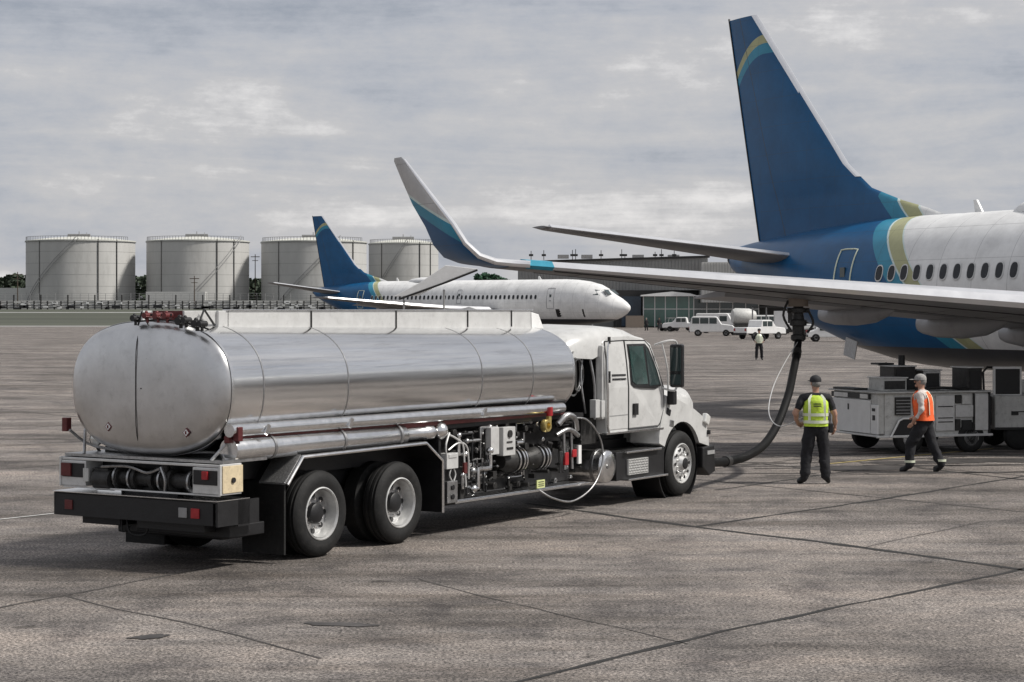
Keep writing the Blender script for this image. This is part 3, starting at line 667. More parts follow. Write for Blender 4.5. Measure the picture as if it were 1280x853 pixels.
# fuel tank of the truck
w = MB(); w.lathe((6.72, Y0 + .0, .62), (0, 1, 0), [(-.02, 0), (-.015, .12), (0, .215), (.02, .235), (.04, .24), (1.0, .24), (1.02, 0)], 32); ft = w.build('fuel_tank', 'chrome', truck)
w = MB(); w.lathe((6.72, Y0 + .14, .62), (0, 1, 0), [(0, .242), (0, .25), (.05, .25), (.05, .242)], 32); w.cyl((6.66, Y0 - .03, .62), (6.66, Y0, .62), .03, n=12); w.build('tank_strap', 'steel', ft)
# steps
w = MB(); w.b(7.02, 8.5, Y0 + .04, Y0 + .5, .38, .8); w.build('step_box', 'black', truck, bevel=.01)
w = MB(); w.b(7.22, 8.3, Y0 - .03, Y0 + .25, .775, .805); w.build('step', 'chrome', truck, bevel=.006)
w = MB(); w.b(7.28, 8.5, Y0 - .03, Y0 + .25, .365, .395); w.build('step', 'chrome', truck, bevel=.006)
w = MB(); w.b(7.32, 7.92, Y0 + .0, Y0 + .035, .45, .68); w.cur = 1
for k in range(15):
    for j in range(6):
        w.box((7.345 + k * .039, Y0 - .002, .47 + j * .038), (.026, .006, .008), Matrix.Rotation(R(45 if (j + k) % 2 else -45), 3, 'Y'))
w.build('tread_panel', ['steel_light', 'dark'], truck)
# ---- cab
YC = Y0 + .05; YF = -YC
def shell(prof, y0, y1, tuck=.10):
    """cab shell: side outline extruded with narrower roof"""
    w = MB(); n = len(prof); zt = max(p[1] for p in prof)
    def yy(z, s): 
        k = max(0, (z - 1.75) / (zt - 1.75)); return s * (abs(y0) - tuck * k ** 1.4)
    vs = [(p[0], yy(p[1], -1), p[1]) for p in prof] + [(p[0], yy(p[1], 1), p[1]) for p in prof]
    w.add(vs, [tuple(range(n)), tuple(range(n, 2 * n))[::-1]]); w.add(vs, [(i, i + n, (i + 1) % n + n, (i + 1) % n) for i in range(n)], True); return w
cabp = [(6.76, 1.08), (6.76, 1.5), (6.76, 2.1), (6.74, 2.42), (6.9, 2.52), (7.6, 2.53), (8.0, 2.47), (8.22, 2.38), (8.38, 2.05), (8.52, 1.72), (8.56, 1.4), (8.50, 1.08)]
cab = shell(cabp, YC, YF).build('cab', 'cab_white', truck, bevel=.03)
# roof cap reaching back over the tank
w = MB()
rs = []
for x, zt, zb, hw in ((5.9, 2.46, 2.22, .95), (6.1, 2.56, 2.2, 1.03), (6.5, 2.62, 2.18, 1.08), (7.0, 2.66, 2.3, 1.08), (7.6, 2.63, 2.4, 1.05), (8.05, 2.54, 2.4, 1.0), (8.28, 2.42, 2.36, .95)):
    rs.append([(x, -hw, zb), (x, -hw, zt - .16), (x, -hw + .10, zt - .04), (x, -hw + .3, zt), (x, 0, zt + .02), (x, hw - .3, zt), (x, hw - .10, zt - .04), (x, hw, zt - .16), (x, hw, zb)])
w.rings(rs); w.build('roof_fairing', 'cab_white', cab)
w = MB(); w.b(6.66, 6.74, YC + .02, YC + .14, 1.3, 2.38); w.b(6.66, 6.74, YC + .14, -YC, 2.2, 2.4); w.build('rear_fairing', 'cab_white', cab, bevel=.02)
w = MB(); w.b(6.70, 6.75, YC + .16, 1.0, 1.3, 2.2); w.build('rear_wall', 'black', cab)  # black panel puts the shade under the roof cap into the colour
def side(name, m, pts, off, th=.012, par=cab, bevel=0):
    """panel following the tapered cab side"""
    def yy(z): 
        k = max(0, (z - 1.75) / (2.53 - 1.75)); return -(abs(YC) - .10 * k ** 1.4)
    w = MB(); n = len(pts); vs = [(p[0], yy(p[1]) - off, p[1]) for p in pts] + [(p[0], yy(p[1]) - off + th, p[1]) for p in pts]
    w.add(vs, [tuple(range(n)), tuple(range(n, 2 * n))[::-1]] + [(i, i + n, (i + 1) % n + n, (i + 1) % n) for i in range(n)])
    return w.build(name, m, par, bevel=bevel)
door = side('door', 'cab_white', [(7.40, 1.14), (7.40, 1.75), (7.40, 2.1), (7.41, 2.43), (8.02, 2.42), (8.14, 2.34), (8.34, 1.95), (8.46, 1.72), (8.48, 1.4), (8.36, 1.18), (8.3, 1.14)], .014, .02, bevel=.006)
side('panel', 'cab_white', [(6.80, 1.14), (6.80, 1.75), (6.80, 2.1), (6.82, 2.42), (7.37, 2.43), (7.37, 2.1), (7.37, 1.75), (7.37, 1.14)], .010, .016, bevel=.006)
w = MB()
_y = lambda z: -(abs(YC) - .10 * max(0, (z - 1.75) / .78) ** 1.4) - .008
for pts in ([(7.385, 1.12), (7.385, 1.75), (7.385, 2.1), (7.395, 2.44), (8.02, 2.43), (8.15, 2.35), (8.35, 1.95), (8.475, 1.72), (8.49, 1.4), (8.37, 1.17), (8.3, 1.12), (7.385, 1.12)], [(6.79, 1.12), (6.79, 1.75), (6.79, 2.1), (6.81, 2.43), (7.38, 2.44)]):
    w.tube([(q_[0], _y(q_[1]), q_[1]) for q_ in pts], .009, 6)
w.build('door_seam', 'black', cab)
side('window_seal', 'black', [(7.45, 1.79), (7.45, 2.1), (7.45, 2.385), (8.0, 2.385), (8.10, 2.31), (8.28, 1.98), (8.38, 1.74), (8.2, 1.70), (7.55, 1.74)], .022, .012, door)
side('window', 'cab_glass', [(7.49, 1.83), (7.49, 2.1), (7.49, 2.35), (7.92, 2.35), (7.93, 2.1), (7.96, 1.78), (7.6, 1.78)], .027, .006, door)
side('vent_window', 'glass', [(7.99, 2.34), (8.06, 2.28), (8.24, 1.98), (8.33, 1.76), (8.01, 1.75)], .027, .006, door)
side('handle', 'black', [(7.50, 1.33), (7.50, 1.5), (7.62, 1.5), (7.62, 1.33)], .05, .035, door)
for z in (1.90, 1.96): side('vent_slot', 'black', [(6.92, z - .035), (6.92, z - .01), (7.32, z - .015), (7.32, z - .04)], .016, .008)
side('panel_seam', 'grey', [(6.82, 1.335), (6.82, 1.35), (7.36, 1.35), (7.36, 1.335)], .013, .006)
w = MB(); w.b(6.70, 8.45, YC - .03, YC + .05, 1.075, 1.10); w.tube([(6.76, YC - .03, 2.45), (6.72, YC - .03, 2.3), (6.73, YC - .03, 1.2), (6.78, YC - .03, 1.09)], .016, 8); w.build('side_trim', 'chrome', cab)
w = MB(); w.b(6.74, 6.78, YC - .05, YC - .02, 1.83, 2.0); w.b(6.74, 6.78, YC - .05, YC - .02, 2.4, 2.5); w.build('grab_hook', 'black', cab)
# windshield
w = MB(); w.add([(8.25, -.95, 2.36), (8.25, .95, 2.36), (8.55, 1.05, 1.74), (8.55, -1.05, 1.74), (8.27, -.95, 2.36), (8.27, .95, 2.36), (8.57, 1.05, 1.74), (8.57, -1.05, 1.74)], [(0, 1, 2, 3), (4, 7, 6, 5), (0, 4, 5, 1), (1, 5, 6, 2), (2, 6, 7, 3), (3, 7, 4, 0)]); w.build('windshield', 'glass', cab)
w = MB(); w.b(7.5, 8.4, -.9, -.85, 1.35, 1.7); w.build('seat_back', 'dark', cab)
# hood
w = MB(); rs = []
for x, zt, hw in ((8.45, 1.70, .98), (9.0, 1.69, .9), (9.6, 1.70, .86), (10.0, 1.68, .83), (10.2, 1.60, .79), (10.32, 1.44, .74), (10.36, 1.1, .68)):
    rs.append([(x, -hw, .85), (x, -hw, zt - .2), (x, -hw + .07, zt - .07), (x, -hw + .22, zt - .01), (x, 0, zt + .02), (x, hw - .22, zt - .01), (x, hw - .07, zt - .07), (x, hw, zt - .2), (x, hw, .85)])
w.rings(rs); hood = w.build('hood', 'cab_white', truck)
w = MB(); w.b(10.34, 10.40, -.5, .5, .9, 1.35); w.build('grille', 'black', hood)
# fenders front: arch shell
def ffender(sg):
    w = MB(); rs = []
    n = 22
    outer = [(8.30, .98), (8.36, 1.2), (8.55, 1.60), (8.85, 1.55), (9.2, 1.45), (9.5, 1.35), (9.75, 1.24), (9.92, 1.08), (10.0, .85), (10.02, .72)]
    cx, cz, rr = 9.07, .51, .66
    pts = []
    inner = [(cx + rr * math.cos(PI * 1.02 - PI * .93 * i / 17), cz + rr * math.sin(PI * 1.02 - PI * .93 * i / 17)) for i in range(18)]
    inner = [p for p in inner if p[1] > .74]
    prof = [(8.30, .86)] + outer + inner[::-1]
    w = MB(); n = len(prof)
    ya, yb = sg * (abs(Y0) - .03), sg * .7
    def inset(p): return ((p[0] - 9.1) * .97 + 9.1, (p[1] - .9) * .96 + .9)
    v0 = [(inset(p)[0], ya, inset(p)[1]) for p in prof]; v1 = [(p[0], ya - sg * .07, p[1]) for p in prof]; v2 = [(p[0], yb, p[1]) for p in prof]
    w.add(v0 + v1 + v2, [tuple(range(n))]); w.add(v0 + v1 + v2, [(i, i + n, (i + 1) % n + n, (i + 1) % n) for i in range(n)] + [(i + n, i + 2 * n, (i + 1) % n + 2 * n, (i + 1) % n + n) for i in range(n)], True)
    return w.build('front_fender', 'cab_white', truck)
ff = ffender(-1); ffender(1)
w = MB(); w.lathe((9.07, Y0 + .10, .51), (0, 1, 0), [(0, .64), (.0, .66), (.5, .66), (.5, .64)], 40); w.build('wheel_arch_liner', 'black', truck)
w = MB(); w.box((9.86, Y0 + .02, 1.16), (.16, .08, .16), Matrix.Rotation(R(25), 3, 'Y')); hl = w.build('headlight', 'lens', ff, bevel=.02)
w = MB(); w.box((9.94, Y0 + .02, .95), (.06, .06, .07)); w.build('turn_signal', 'black', ff, bevel=.01)
for x, z, a in ((8.62, 1.33, 20), (8.72, 1.15, 10)):
    w = MB(); w.box((x, Y0 + .028, z), (.13, .02, .10), Matrix.Rotation(R(a), 3, 'Y')); w.build('badge', 'black' if z > 1.2 else 'steel', ff, bevel=.01)
w = MB(); w.prism([(9.72, .72), (10.12, .74), (10.16, .32), (9.95, .26), (9.72, .4)], Y0 + .0, -Y0); w.build('front_bumper', 'black', truck, bevel=.02)
w = MB(); w.b(9.85, 10.1, Y0 - .015, Y0, .60, .66); w.build('bumper_light', 'grey', truck)
# mirror
w = MB(); w.tube([(8.2, YC, 2.36), (8.3, YC - .15, 2.42), (8.5, YC - .2, 2.42), (8.56, YC - .2, 2.34)], .016, 6, 3); w.tube([(8.45, YC, 1.70), (8.5, YC - .18, 1.66), (8.56, YC - .2, 1.75)], .018, 6, 3)
w.tube([(8.26, YC - .1, 2.38), (8.36, YC - .14, 2.0), (8.45, YC - .1, 1.68)], .014, 6, 3); ma = w.build('mirror_arm', 'steel_light', truck)
w = MB(); w.box((8.56, YC - .2, 2.04), (.10, .22, .66)); w.build('mirror', 'black_gloss', ma, bevel=.03)
w = MB(); w.box((8.505, YC - .2, 2.14), (.008, .18, .36)); w.box((8.505, YC - .2, 1.83), (.008, .18, .16)); w.build('mirror_glass', 'glass', ma)
w = MB(); w.box((8.62, YC - .08, 1.55), (.12, .12, .22)); w.build('mirror_base', 'black', ma, bevel=.02)
w = MB(); w.box((8.80, -YC + .26, 2.04), (.10, .22, .66)); w.build('mirror', 'black_gloss', truck, bevel=.03)
w = MB(); w.tube([(8.2, -YC, 2.36), (8.8, -YC + .25, 2.38)], .016, 6); w.build('mirror_arm', 'black', truck)
for yy in (-.6, -.3, 0, .3, .6):
    w = MB(); w.b(8.06, 8.18, yy - .05, yy + .05, 2.50, 2.56); w.build('roof_marker_light', 'amber', cab, bevel=.01)

# ------------------------------------------------------------------ airliner
ST = [(0, 2.86, 2.96, .05), (-.12, 2.62, 3.15, .28), (-.45, 2.33, 3.42, .55), (-1, 2.05, 3.74, .88), (-1.7, 1.82, 4.08, 1.18), (-2.5, 1.68, 4.6, 1.42), (-3.2, 1.58, 4.92, 1.58), (-4.4, 1.47, 5.2, 1.76), (-5.6, 1.4, 5.34, 1.84), (-7, 1.36, 5.4, 1.88),
      (-12, 1.35, 5.4, 1.88), (-20, 1.35, 5.4, 1.88), (-26, 1.35, 5.4, 1.88), (-28, 1.36, 5.4, 1.88), (-29.2, 1.43, 5.4, 1.86), (-30.2, 1.55, 5.38, 1.82), (-31.6, 1.8, 5.34, 1.72), (-33.6, 2.36, 5.22, 1.45), (-35.5, 3.0, 5.05, 1.05), (-37, 3.55, 4.92, .66), (-38, 4.0, 4.8, .38), (-38.35, 4.25, 4.62, .12)]
def fus_at(s):
    for (a, b_) in zip(ST, ST[1:]):
        if a[0] >= s >= b_[0]:
            t = (a[0] - s) / (a[0] - b_[0]); return [a[i] + (b_[i] - a[i]) * t for i in (1, 2, 3)]
    return ST[-1][1:]
def fus_y(s, z):
    zb, zt, hw = fus_at(s); zc, rv = (zb + zt) / 2, (zt - zb) / 2
    return hw * math.sqrt(max(0, 1 - ((z - zc) / rv) ** 2))
def airfoil(c, chord, tdir, th, n=9):
    """closed section; c = LE point, chord along -x"""
    up = []; lo = []
    for i in range(n + 1):
        x = (1 - math.cos(PI * i / n)) / 2
        y = 5 * th * (.2969 * math.sqrt(x) - .126 * x - .3516 * x * x + .2843 * x ** 3 - .1036 * x ** 4)
        p = Vector(c) + Vector((-x * chord, 0, 0))
        up.append(p + tdir * y * chord * .75); lo.append(p - tdir * y * chord * 1.15)
    return up + lo[-2:0:-1]
def make_airliner():
    root = empty('airliner', (0, 0, 0))
    w = MB(); rs = []
    for s, zb, zt, hw in ST:
        zc, rv = (zb + zt) / 2, (zt - zb) / 2
        rs.append([(s, hw * math.cos(2 * PI * i / 56), zc + rv * math.sin(2 * PI * i / 56)) for i in range(56)])
    # refine between stations
    R2 = []
    for a, b_ in zip(rs, rs[1:]):
        R2.append(a); 
        R2.append([tuple((a[i][k] + b_[i][k]) / 2 for k in range(3)) for i in range(56)])
    R2.append(rs[-1]); w.rings(R2)
    fus = w.build('fuselage', 'liv', root)
    # belly fairing
    w = MB(); rs = []
    for s, k in ((-10.8, .02), (-12, .7), (-13.5, 1), (-19, 1), (-21.5, .85), (-23.4, .4), (-24.2, .02)):
        rs.append([(s, (1.4 + .75 * k) * math.cos(PI + PI * i / 20), 2.2 + (-.75 - .4 * k) * math.sin(PI * i / 20) * (k * .35 + .65) * 1.15) for i in range(21)])
    w.rings(rs, closed=False); w.build('belly_fairing', 'white', fus)
    # windows (starboard = -y) and doors
    k = 0; s = -29.0
    while s < -8.7:
        if True:
            z = 3.84; y = -fus_y(s, z)
            nrm = Vector((0, y / 1.88 ** 2, (z - 3.37) / 2.02 ** 2)).normalized(); up = Vector((0, -nrm.z, nrm.y)); up = up if up.z > 0 else -up
            pts = [];pt2 = []
            for i in range(14):
                a = 2 * PI * i / 14; cx, cz = math.cos(a), math.sin(a)
                cx = math.copysign(abs(cx) ** .8, cx); cz = math.copysign(abs(cz) ** .75, cz)
                pts.append(Vector((s, y, z)) + Vector((1, 0, 0)) * cx * .135 + up * cz * .205 + nrm * .012)
                pt2.append(Vector((s, y, z)) + Vector((1, 0, 0)) * cx * .158 + up * cz * .23 + nrm * .005)
            w = MB(); w.rings([pt2, pts], True, True, smooth=False)
            w.cur = 1; w.add([p + nrm * .002 for p in [Vector((s, y, z)) + (q - Vector((s, y, z))) * .95 for q in pts]], [tuple(range(14))])
            w.build('window', ['steel_light', 'cabin_glass'], fus)
        s += .5085
    def door_part(name, s0, s1, z0, z1, col='reflect'):
        w = MB(); n = 10
        path = []
        def P(s_, z_): 
            return Vector((s_, -fus_y(s_, z_) - .012, z_))
        for i in range(n + 1): path.append(P(s0, z0 + (z1 - z0) * i / n))
        for i in range(1, 4): path.append(P(s0 + (s1 - s0) * i / 4, z1 + .02))
        for i in range(n + 1): path.append(P(s1, z1 - (z1 - z0) * i / n))
        for i in range(1, 4): path.append(P(s1 + (s0 - s1) * i / 4, z0 - .02))
        path.append(path[0]); w.tube(path, .022, 6)
        d = w.build(name, col, fus)
        w = MB(); c = P((s0 + s1) / 2, z0 + .62 * (z1 - z0)); w.box(c, (.2, .04, .26)); w.build('door_window', 'glass', d)
        w = MB(); c = P((s0 + s1) / 2, z0 + .38 * (z1 - z0)); w.box(c, (.2, .06, .08)); w.build('door_handle', 'wing_grey', d)
    door_part('service_door', -31.0, -30.24, 2.9, 4.5)
    door_part('service_door', -7.9, -7.1, 2.85, 4.6, 'wing_grey')
    door_part('overwing_exit', -18.4, -17.9, 3.3, 4.5, 'wing_grey')
    # cargo door open
    w = MB()
    for i in range(6):
        z0, z1 = 2.1 + i * .115, 2.1 + (i + 1) * .115
        w.add([(-6.95, -fus_y(-6.95, z0) - .012, z0), (-3.95, -fus_y(-3.95, z0) - .012, z0), (-3.95, -fus_y(-3.95, z1) - .012, z1), (-6.95, -fus_y(-6.95, z1) - .012, z1)], [(0, 1, 2, 3)])
    w.build('cargo_door_opening', 'black', fus)
    # cockpit windows
    for sa, sb, za, zb_, zc_, zd in ((-2.05, -2.55, 4.02, 4.42, 4.5, 4.0), (-2.62, -3.1, 4.0, 4.52, 4.55, 4.02)):
        for sg in (-1, 1):
            w = MB(); P = lambda s_, z_: (s_, sg * (fus_y(s_, z_) + .014), z_)
            w.add([P(sa, za), P(sa - .08, zb_ - .1), P(sb, zc_ - .08), P(sb, zd - .02)], [(0, 1, 2, 3)]); w.build('cockpit_window', 'glass', fus)
    w = MB(); w.add([(-1.72, -.85, 4.05), (-1.72, .85, 4.05), (-2.3, .85, 4.47), (-2.3, -.85, 4.47)], [(0, 1, 2, 3)]); w.build('cockpit_window', 'glass', fus)
    # crown: radome, antennas
    w = MB(); rs = []
    for s, k in ((-20, .02), (-21, .75), (-22, 1), (-24.2, 1), (-25.3, .7), (-26.1, .02)):
        rs.append([(s, .75 * k * math.cos(PI * i / 12), 5.3 + .42 * k * math.sin(PI * i / 12)) for i in range(13)])
    w.rings(rs, closed=False); w.build('radome', 'white', fus)
    w = MB(); w.prism([(-27.35, 5.35), (-27.05, 5.35), (-27.3, 5.72), (-27.42, 5.72)], -.03, .03); w.build('antenna', 'white', fus)
    w = MB(); w.prism([(-10.2, 5.35), (-9.8, 5.35), (-10.05, 5.7), (-10.2, 5.7)], -.03, .03); w.build('antenna', 'white', fus)
    # fin
    def le(z):
        T_ = [(4.9, -28.2), (5.36, -28.4), (5.62, -29.3), (5.86, -30.3), (6.26, -31.6), (6.99, -32.67), (8.58, -34.16), (11.74, -37.09)]
        for a, b_ in zip(T_, T_[1:]):
            if a[0] <= z <= b_[0]: return a[1] + (b_[1] - a[1]) * (z - a[0]) / (b_[0] - a[0])
        return T_[-1][1]
    te = lambda z: -36.93 - 1.61 * (z - 4.94) / 6.86
    zs = [4.9, 5.2, 5.36, 5.5, 5.62, 5.74, 5.86, 6.05, 6.26, 6.6, 6.99, 7.7, 8.58, 9.6, 10.6, 11.3, 11.74]
    w = MB(); rs = []
    for z in zs:
        c = le(z) - te(z); th = min(.1, .42 / c) * (1 if z > 6.3 else .75)
        rs.append(airfoil((le(z), 0, z), c, Vector((0, 1, 0)), th))
    w.rings(rs); fin = w.build('fin', 'fin', root)
    w = MB(); rs = []
    for z in zs[9:]:
        rs.append([(le(z) + .03, 0, z), (le(z) - .05, .075, z), (le(z) - .15, .10, z), (le(z) - .17, 0, z), (le(z) - .15, -.10, z), (le(z) - .05, -.075, z)])
    w.rings(rs); w.build('leading_edge', 'wing_le', fin)
    w = MB()
    w.tube([(-36.93 - .015, 0, 4.94), (-38.56, 0, 11.8)], .03, 4)
    w.build('rudder_gap', 'dark', fin)
    # stabilizers
    for sg in (-1, 1):
        w = MB(); rs = []
        for t in (0, .25, .5, .75, .93, 1):
            l_ = .5 + 6.75 * t; x = -33.25 - 3.85 * t; ch = 3.6 + (1.15 - 3.6) * t; z = 4.32 + .93 * t
            rs.append(airfoil((x, sg * l_, z), ch * (1 if t < 1 else .7), Vector((0, 0, 1)), .095))
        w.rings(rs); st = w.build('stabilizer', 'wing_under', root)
        w = MB(); rs = []
        for t in (.1, .5, .98):
            l_ = .5 + 6.75 * t; x = -33.25 - 3.85 * t; z = 4.32 + .93 * t
            rs.append([(x + .03, sg * l_, z), (x - .10, sg * l_, z + .085), (x - .2, sg * l_, z + .03), (x - .10, sg * l_, z - .05)])
        w.rings(rs); w.build('leading_edge', 'wing_le', st)
    # wings
    def wsec(l_):
        """LE x, chord, z, thickness ratio"""
        if l_ < 5.7: t = (l_ - 1.3) / 4.4; return -12.6 - 3.6 * t, 8.6 - 3.6 * t, 2.48 + .40 * t, .14 - .02 * t
        t = (l_ - 5.7) / 10.7; return -16.2 - 5.75 * t, 5.0 - 3.35 * t, 2.88 + .92 * t, .12 - .015 * t
    for sg in (-1, 1):
        w = MB(); rs = []
        for l_ in (1.3, 3, 4.5, 5.7, 7.5, 9.5, 11.5, 13.5, 15.2, 16.4):
            x, c, z, th = wsec(l_); rs.append(airfoil((x, sg * l_, z), c, Vector((0, 0, 1)), th))
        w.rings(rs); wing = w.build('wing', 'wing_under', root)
        # leading edge slat
        w = MB(); rs = []
        for l_ in (2.6, 4.5, 5.7, 8, 11, 14, 16.1):
            x, c, z, th = wsec(l_); h = th * c
            rs.append([(x + .03, sg * l_, z - .02), (x - .05, sg * l_, z + .16 * h + .045), (x - .28, sg * l_, z + .36 * h + .03), (x - .45, sg * l_, z + .30 * h), (x - .2, sg * l_, z - .1 * h), (x - .05, sg * l_, z - .16 * h - .04)])
        w.rings(rs); w.build('leading_edge', 'wing_le', wing)
        w = MB(); rs = []
        for l_ in (15.7, 16.15):
            x, c, z, th = wsec(l_); h = th * c
            rs.append([(x + .045, sg * l_, z - .02), (x - .05, sg * l_, z + .16 * h + .06), (x - .30, sg * l_, z + .36 * h + .045), (x - .05, sg * l_, z - .16 * h - .055)])
        w.rings(rs); w.build('blue_edge_band', 'lblue', wing)
        # trailing flaps
        w = MB(); rs = []
        for l_ in (2.0, 4, 5.7, 8, 11.6):
            x, c, z, th = wsec(l_); xt = x - c
            rs.append([(xt + .9, sg * l_, z - .05), (xt + .8, sg * l_, z - .22), (xt - .35, sg * l_, z - .26), (xt - .35, sg * l_, z - .24)])
        w.rings(rs); w.build('flap', 'wing_grey', wing)
        w = MB()
        for fr_ in (.10, .55, .72):
            P = []
            for l_ in (4.5, 5.7, 7.5, 9.5, 11.5, 13.5, 15.6):
                x, c, z, th = wsec(l_); yy = 5 * th * (.2969 * math.sqrt(fr_) - .126 * fr_ - .3516 * fr_ ** 2 + .2843 * fr_ ** 3 - .1036 * fr_ ** 4)
                P.append((x - fr_ * c, sg * l_, z - yy * c * 1.15 + .004))
            w.tube(P, .014, 5)
        for i_ in range(9):
            l_ = 6.3 + i_ * 1.1; x, c, z, th = wsec(l_); P = []
            for fr_ in (.1, .25, .4, .55):
                yy = 5 * th * (.2969 * math.sqrt(fr_) - .126 * fr_ - .3516 * fr_ ** 2 + .2843 * fr_ ** 3 - .1036 * fr_ ** 4); P.append((x - fr_ * c, sg * l_, z - yy * c * 1.15 + .004))
            w.tube(P, .010, 5)
        w.build('panel_gap', 'black', wing)
        # flap track fairings
        for l_, ln, rr in ((4.0, 3.4, .26), (6.15, 2.9, .24), (8.5, 2.5, .19)):
            x, c, z, th = wsec(l_); w = MB(); rs = []; xc = x - c * .58
            for t, k in ((0, .05), (.08, .45), (.25, .85), (.5, 1), (.8, .9), (.95, .7), (1, .55)):
                rs.append([(xc - ln * t, sg * l_ + .24 * k * rr / .3 * math.cos(2 * PI * i / 16), z - .22 - .06 * t - rr * .4 * k + rr * 1.25 * k * math.sin(2 * PI * i / 16)) for i in range(16)])
            w.rings(rs); w.build('flap_fairing', 'wing_grey', wing)
        # winglet
        w = MB(); rs = []
        x0, c0, z0, th0 = wsec(16.4)
        for l_, z, ang, x, c in ((16.38, z0, 0, x0, c0), (16.75, z0 + .03, 16, x0 - .05, 1.6), (17.08, z0 + .14, 38, x0 - .1, 1.56), (17.32, z0 + .38, 62, x0 - .2, 1.44), (17.45, z0 + .75, 74, x0 - .46, 1.28), (17.6, z0 + 1.2, 78, x0 - .92, 1.1), (17.72, z0 + 1.75, 80, x0 - 1.58, .74), (17.8, z0 + 2.1, 80, x0 - 2.0, .48), (17.81, z0 + 2.16, 80, x0 - 2.1, .34)):
            td = Vector((0, -sg * math.sin(R(ang)), math.cos(R(ang)))); rs.append(airfoil((x, sg * l_, z), c, td, .085))
        w.rings(rs); wl = w.build('winglet', 'winglet', wing)
        w = MB(); P = []
        for l_, z, x in ((16.1, z0 - .02, x0 + .17), (16.38, z0, x0), (16.75, z0 + .03, x0 - .05), (17.08, z0 + .14, x0 - .1), (17.32, z0 + .38, x0 - .2), (17.45, z0 + .75, x0 - .46), (17.6, z0 + 1.2, x0 - .92), (17.72, z0 + 1.75, x0 - 1.58), (17.8, z0 + 2.1, x0 - 1.98)):
            P.append((x, sg * l_, z))
        w.tube(P, [.07, .068, .065, .06, .055, .05, .045, .035, .02], 8); w.build('winglet_edge', 'wing_le', wl)
        # engine
        w = MB(); w.lathe((-11.2, sg * 4.83, 1.65), (-1, 0, 0), [(.3, 0), (.3, .78), (.05, .86), (0, .93), (.1, 1.0), (1.2, 1.06), (3.0, .95), (3.9, .75), (3.9, .5), (4.6, .35), (4.9, .05)], 32); w.build('engine', 'white', wing)
        w = MB(); w.prism([(-12.5, 2.5), (-15.5, 2.3), (-16.5, 2.6), (-14.5, 3.0)], sg * 4.73, sg * 4.93); w.build('pylon', 'white', wing)
        # main gear
        w = MB(); w.cyl((-19.7, sg * 2.86, .55), (-19.7, sg * 2.7, 2.4), .1); w.cyl((-19.7, sg * 2.5, .56), (-19.7, sg * 3.2, .56), .07); gr = w.build('main_gear', 'steel_light', root)
        for y in (2.5, 3.05):
            w = MB(); w.lathe((-19.7, sg * y, .56), (0, sg, 0), [(0, .25), (0, .5), (.05, .56), (.3, .56), (.35, .5), (.35, .25)], 28); w.build('wheel', 'rubber', gr)
    w = MB(); w.cyl((-4.1, 0, .35), (-4.1, 0, 1.7), .08); gr = w.build('nose_gear', 'steel_light', root)
    for y in (-.3, .1):
        w = MB(); w.lathe((-4.1, y, .35), (0, 1, 0), [(0, .15), (0, .3), (.04, .35), (.16, .35), (.2, .3), (.2, .15)], 24); w.build('wheel', 'rubber', gr)
    # stab opening plate and tail cone exhaust
    w = MB(); w.lathe((-38.3, 0, 4.43), (-1, 0, .1), [(0, .22), (.12, .17), (.12, .1), (0, .1)], 16); w.build('exhaust_outlet', 'steel', fus)
    return root
plane = make_airliner()
plane.location = (24.817, 27.328, 0); plane.rotation_euler = (0, 0, -1.0805)
tag(plane, 'near white airliner with tall blue tail and upturned wing tip being refuelled', 'airplane', 'white airliners with blue tails')
pb = copy_tree(plane)
for c_ in [x for x in pb.children_recursive if x.name.startswith('winglet') or x.name.startswith('blue_edge')][::-1]: bpy.data.objects.remove(c_)
pb.location = (10.58, 179.33, 0); pb.rotation_euler = (0, 0, -.6458); pb.scale = (1, 1, 1.05)
tag(pb, 'distant white airliner with small blue tail parked beyond the tanker truck', 'airplane', 'white airliners with blue tails')
def PA(s, l_, z):       # point in near airliner's axes (l_ towards its right wing)
    a = -1.0805; return Vector((24.817 + s * math.cos(a) + l_ * math.sin(a), 27.328 + s * math.sin(a) - l_ * math.cos(a), z))
# belly access panel hanging open under the tail, a part of the near airliner
w = MB(); w.box((-31.0, -1.2, 1.85), (.5, .03, .5), Matrix.Rotation(R(14), 3, 'Y')); w.build('open_access_panel', 'tread', plane)

# ------------------------------------------------------------------ refuelling hose and coupling
hp = [PA(-20.3, 10.78, 2.3)]
P2 = [(996, 442, 39.6), (991, 468, 38.6), (985, 495, 37.2), (972, 530, 36.3), (955, 556, 35.3), (932, 571, 34.2), (908, 577, 33.2), (888, 578, 32.0)]
for px, py, d in P2: x, z = near(px, py, d); hp.append(Vector((x, d, z)))
w = MB(); w.tube(hp, .076, 14, 6)
hose = tag(w.build('fuel_hose', 'hose_black'), 'thick black refuelling hose curving from the tanker truck up to the wing', 'hose')
for i_, kk in ((1, .05), (len(hp) - 2, .1)):
    d_ = (hp[i_ + 1] - hp[i_ - 1]).normalized(); w = MB(); w.cyl(hp[i_] - d_ * .12, hp[i_] + d_ * .12, .092, n=16); w.build('hose_sleeve', 'dark', hose)
w = MB(); c = PA(-20.3, 10.78, 2.98)
w.lathe(c - Vector((0, 0, .72)), (0, 0, 1), [(0, .11), (.04, .15), (.12, .15), (.14, .11), (.3, .12), (.32, .17), (.42, .17), (.44, .12), (.56, .1), (.58, .16), (.66, .16), (.68, .1), (.8, .1), (.8, 0)], 20)
w.cyl(c + Vector((-.22, 0, -.1)), c + Vector((.22, 0, -.1)), .05, n=10); w.tube([c + Vector((.2, 0, -.1)), c + Vector((.3, 0, -.35)), c + Vector((.18, 0, -.55))], .025, 8, 4); w.tube([c + Vector((-.2, 0, .1)), c + Vector((-.3, 0, -.2)), c + Vector((-.15, 0, -.5))], .025, 8, 4)
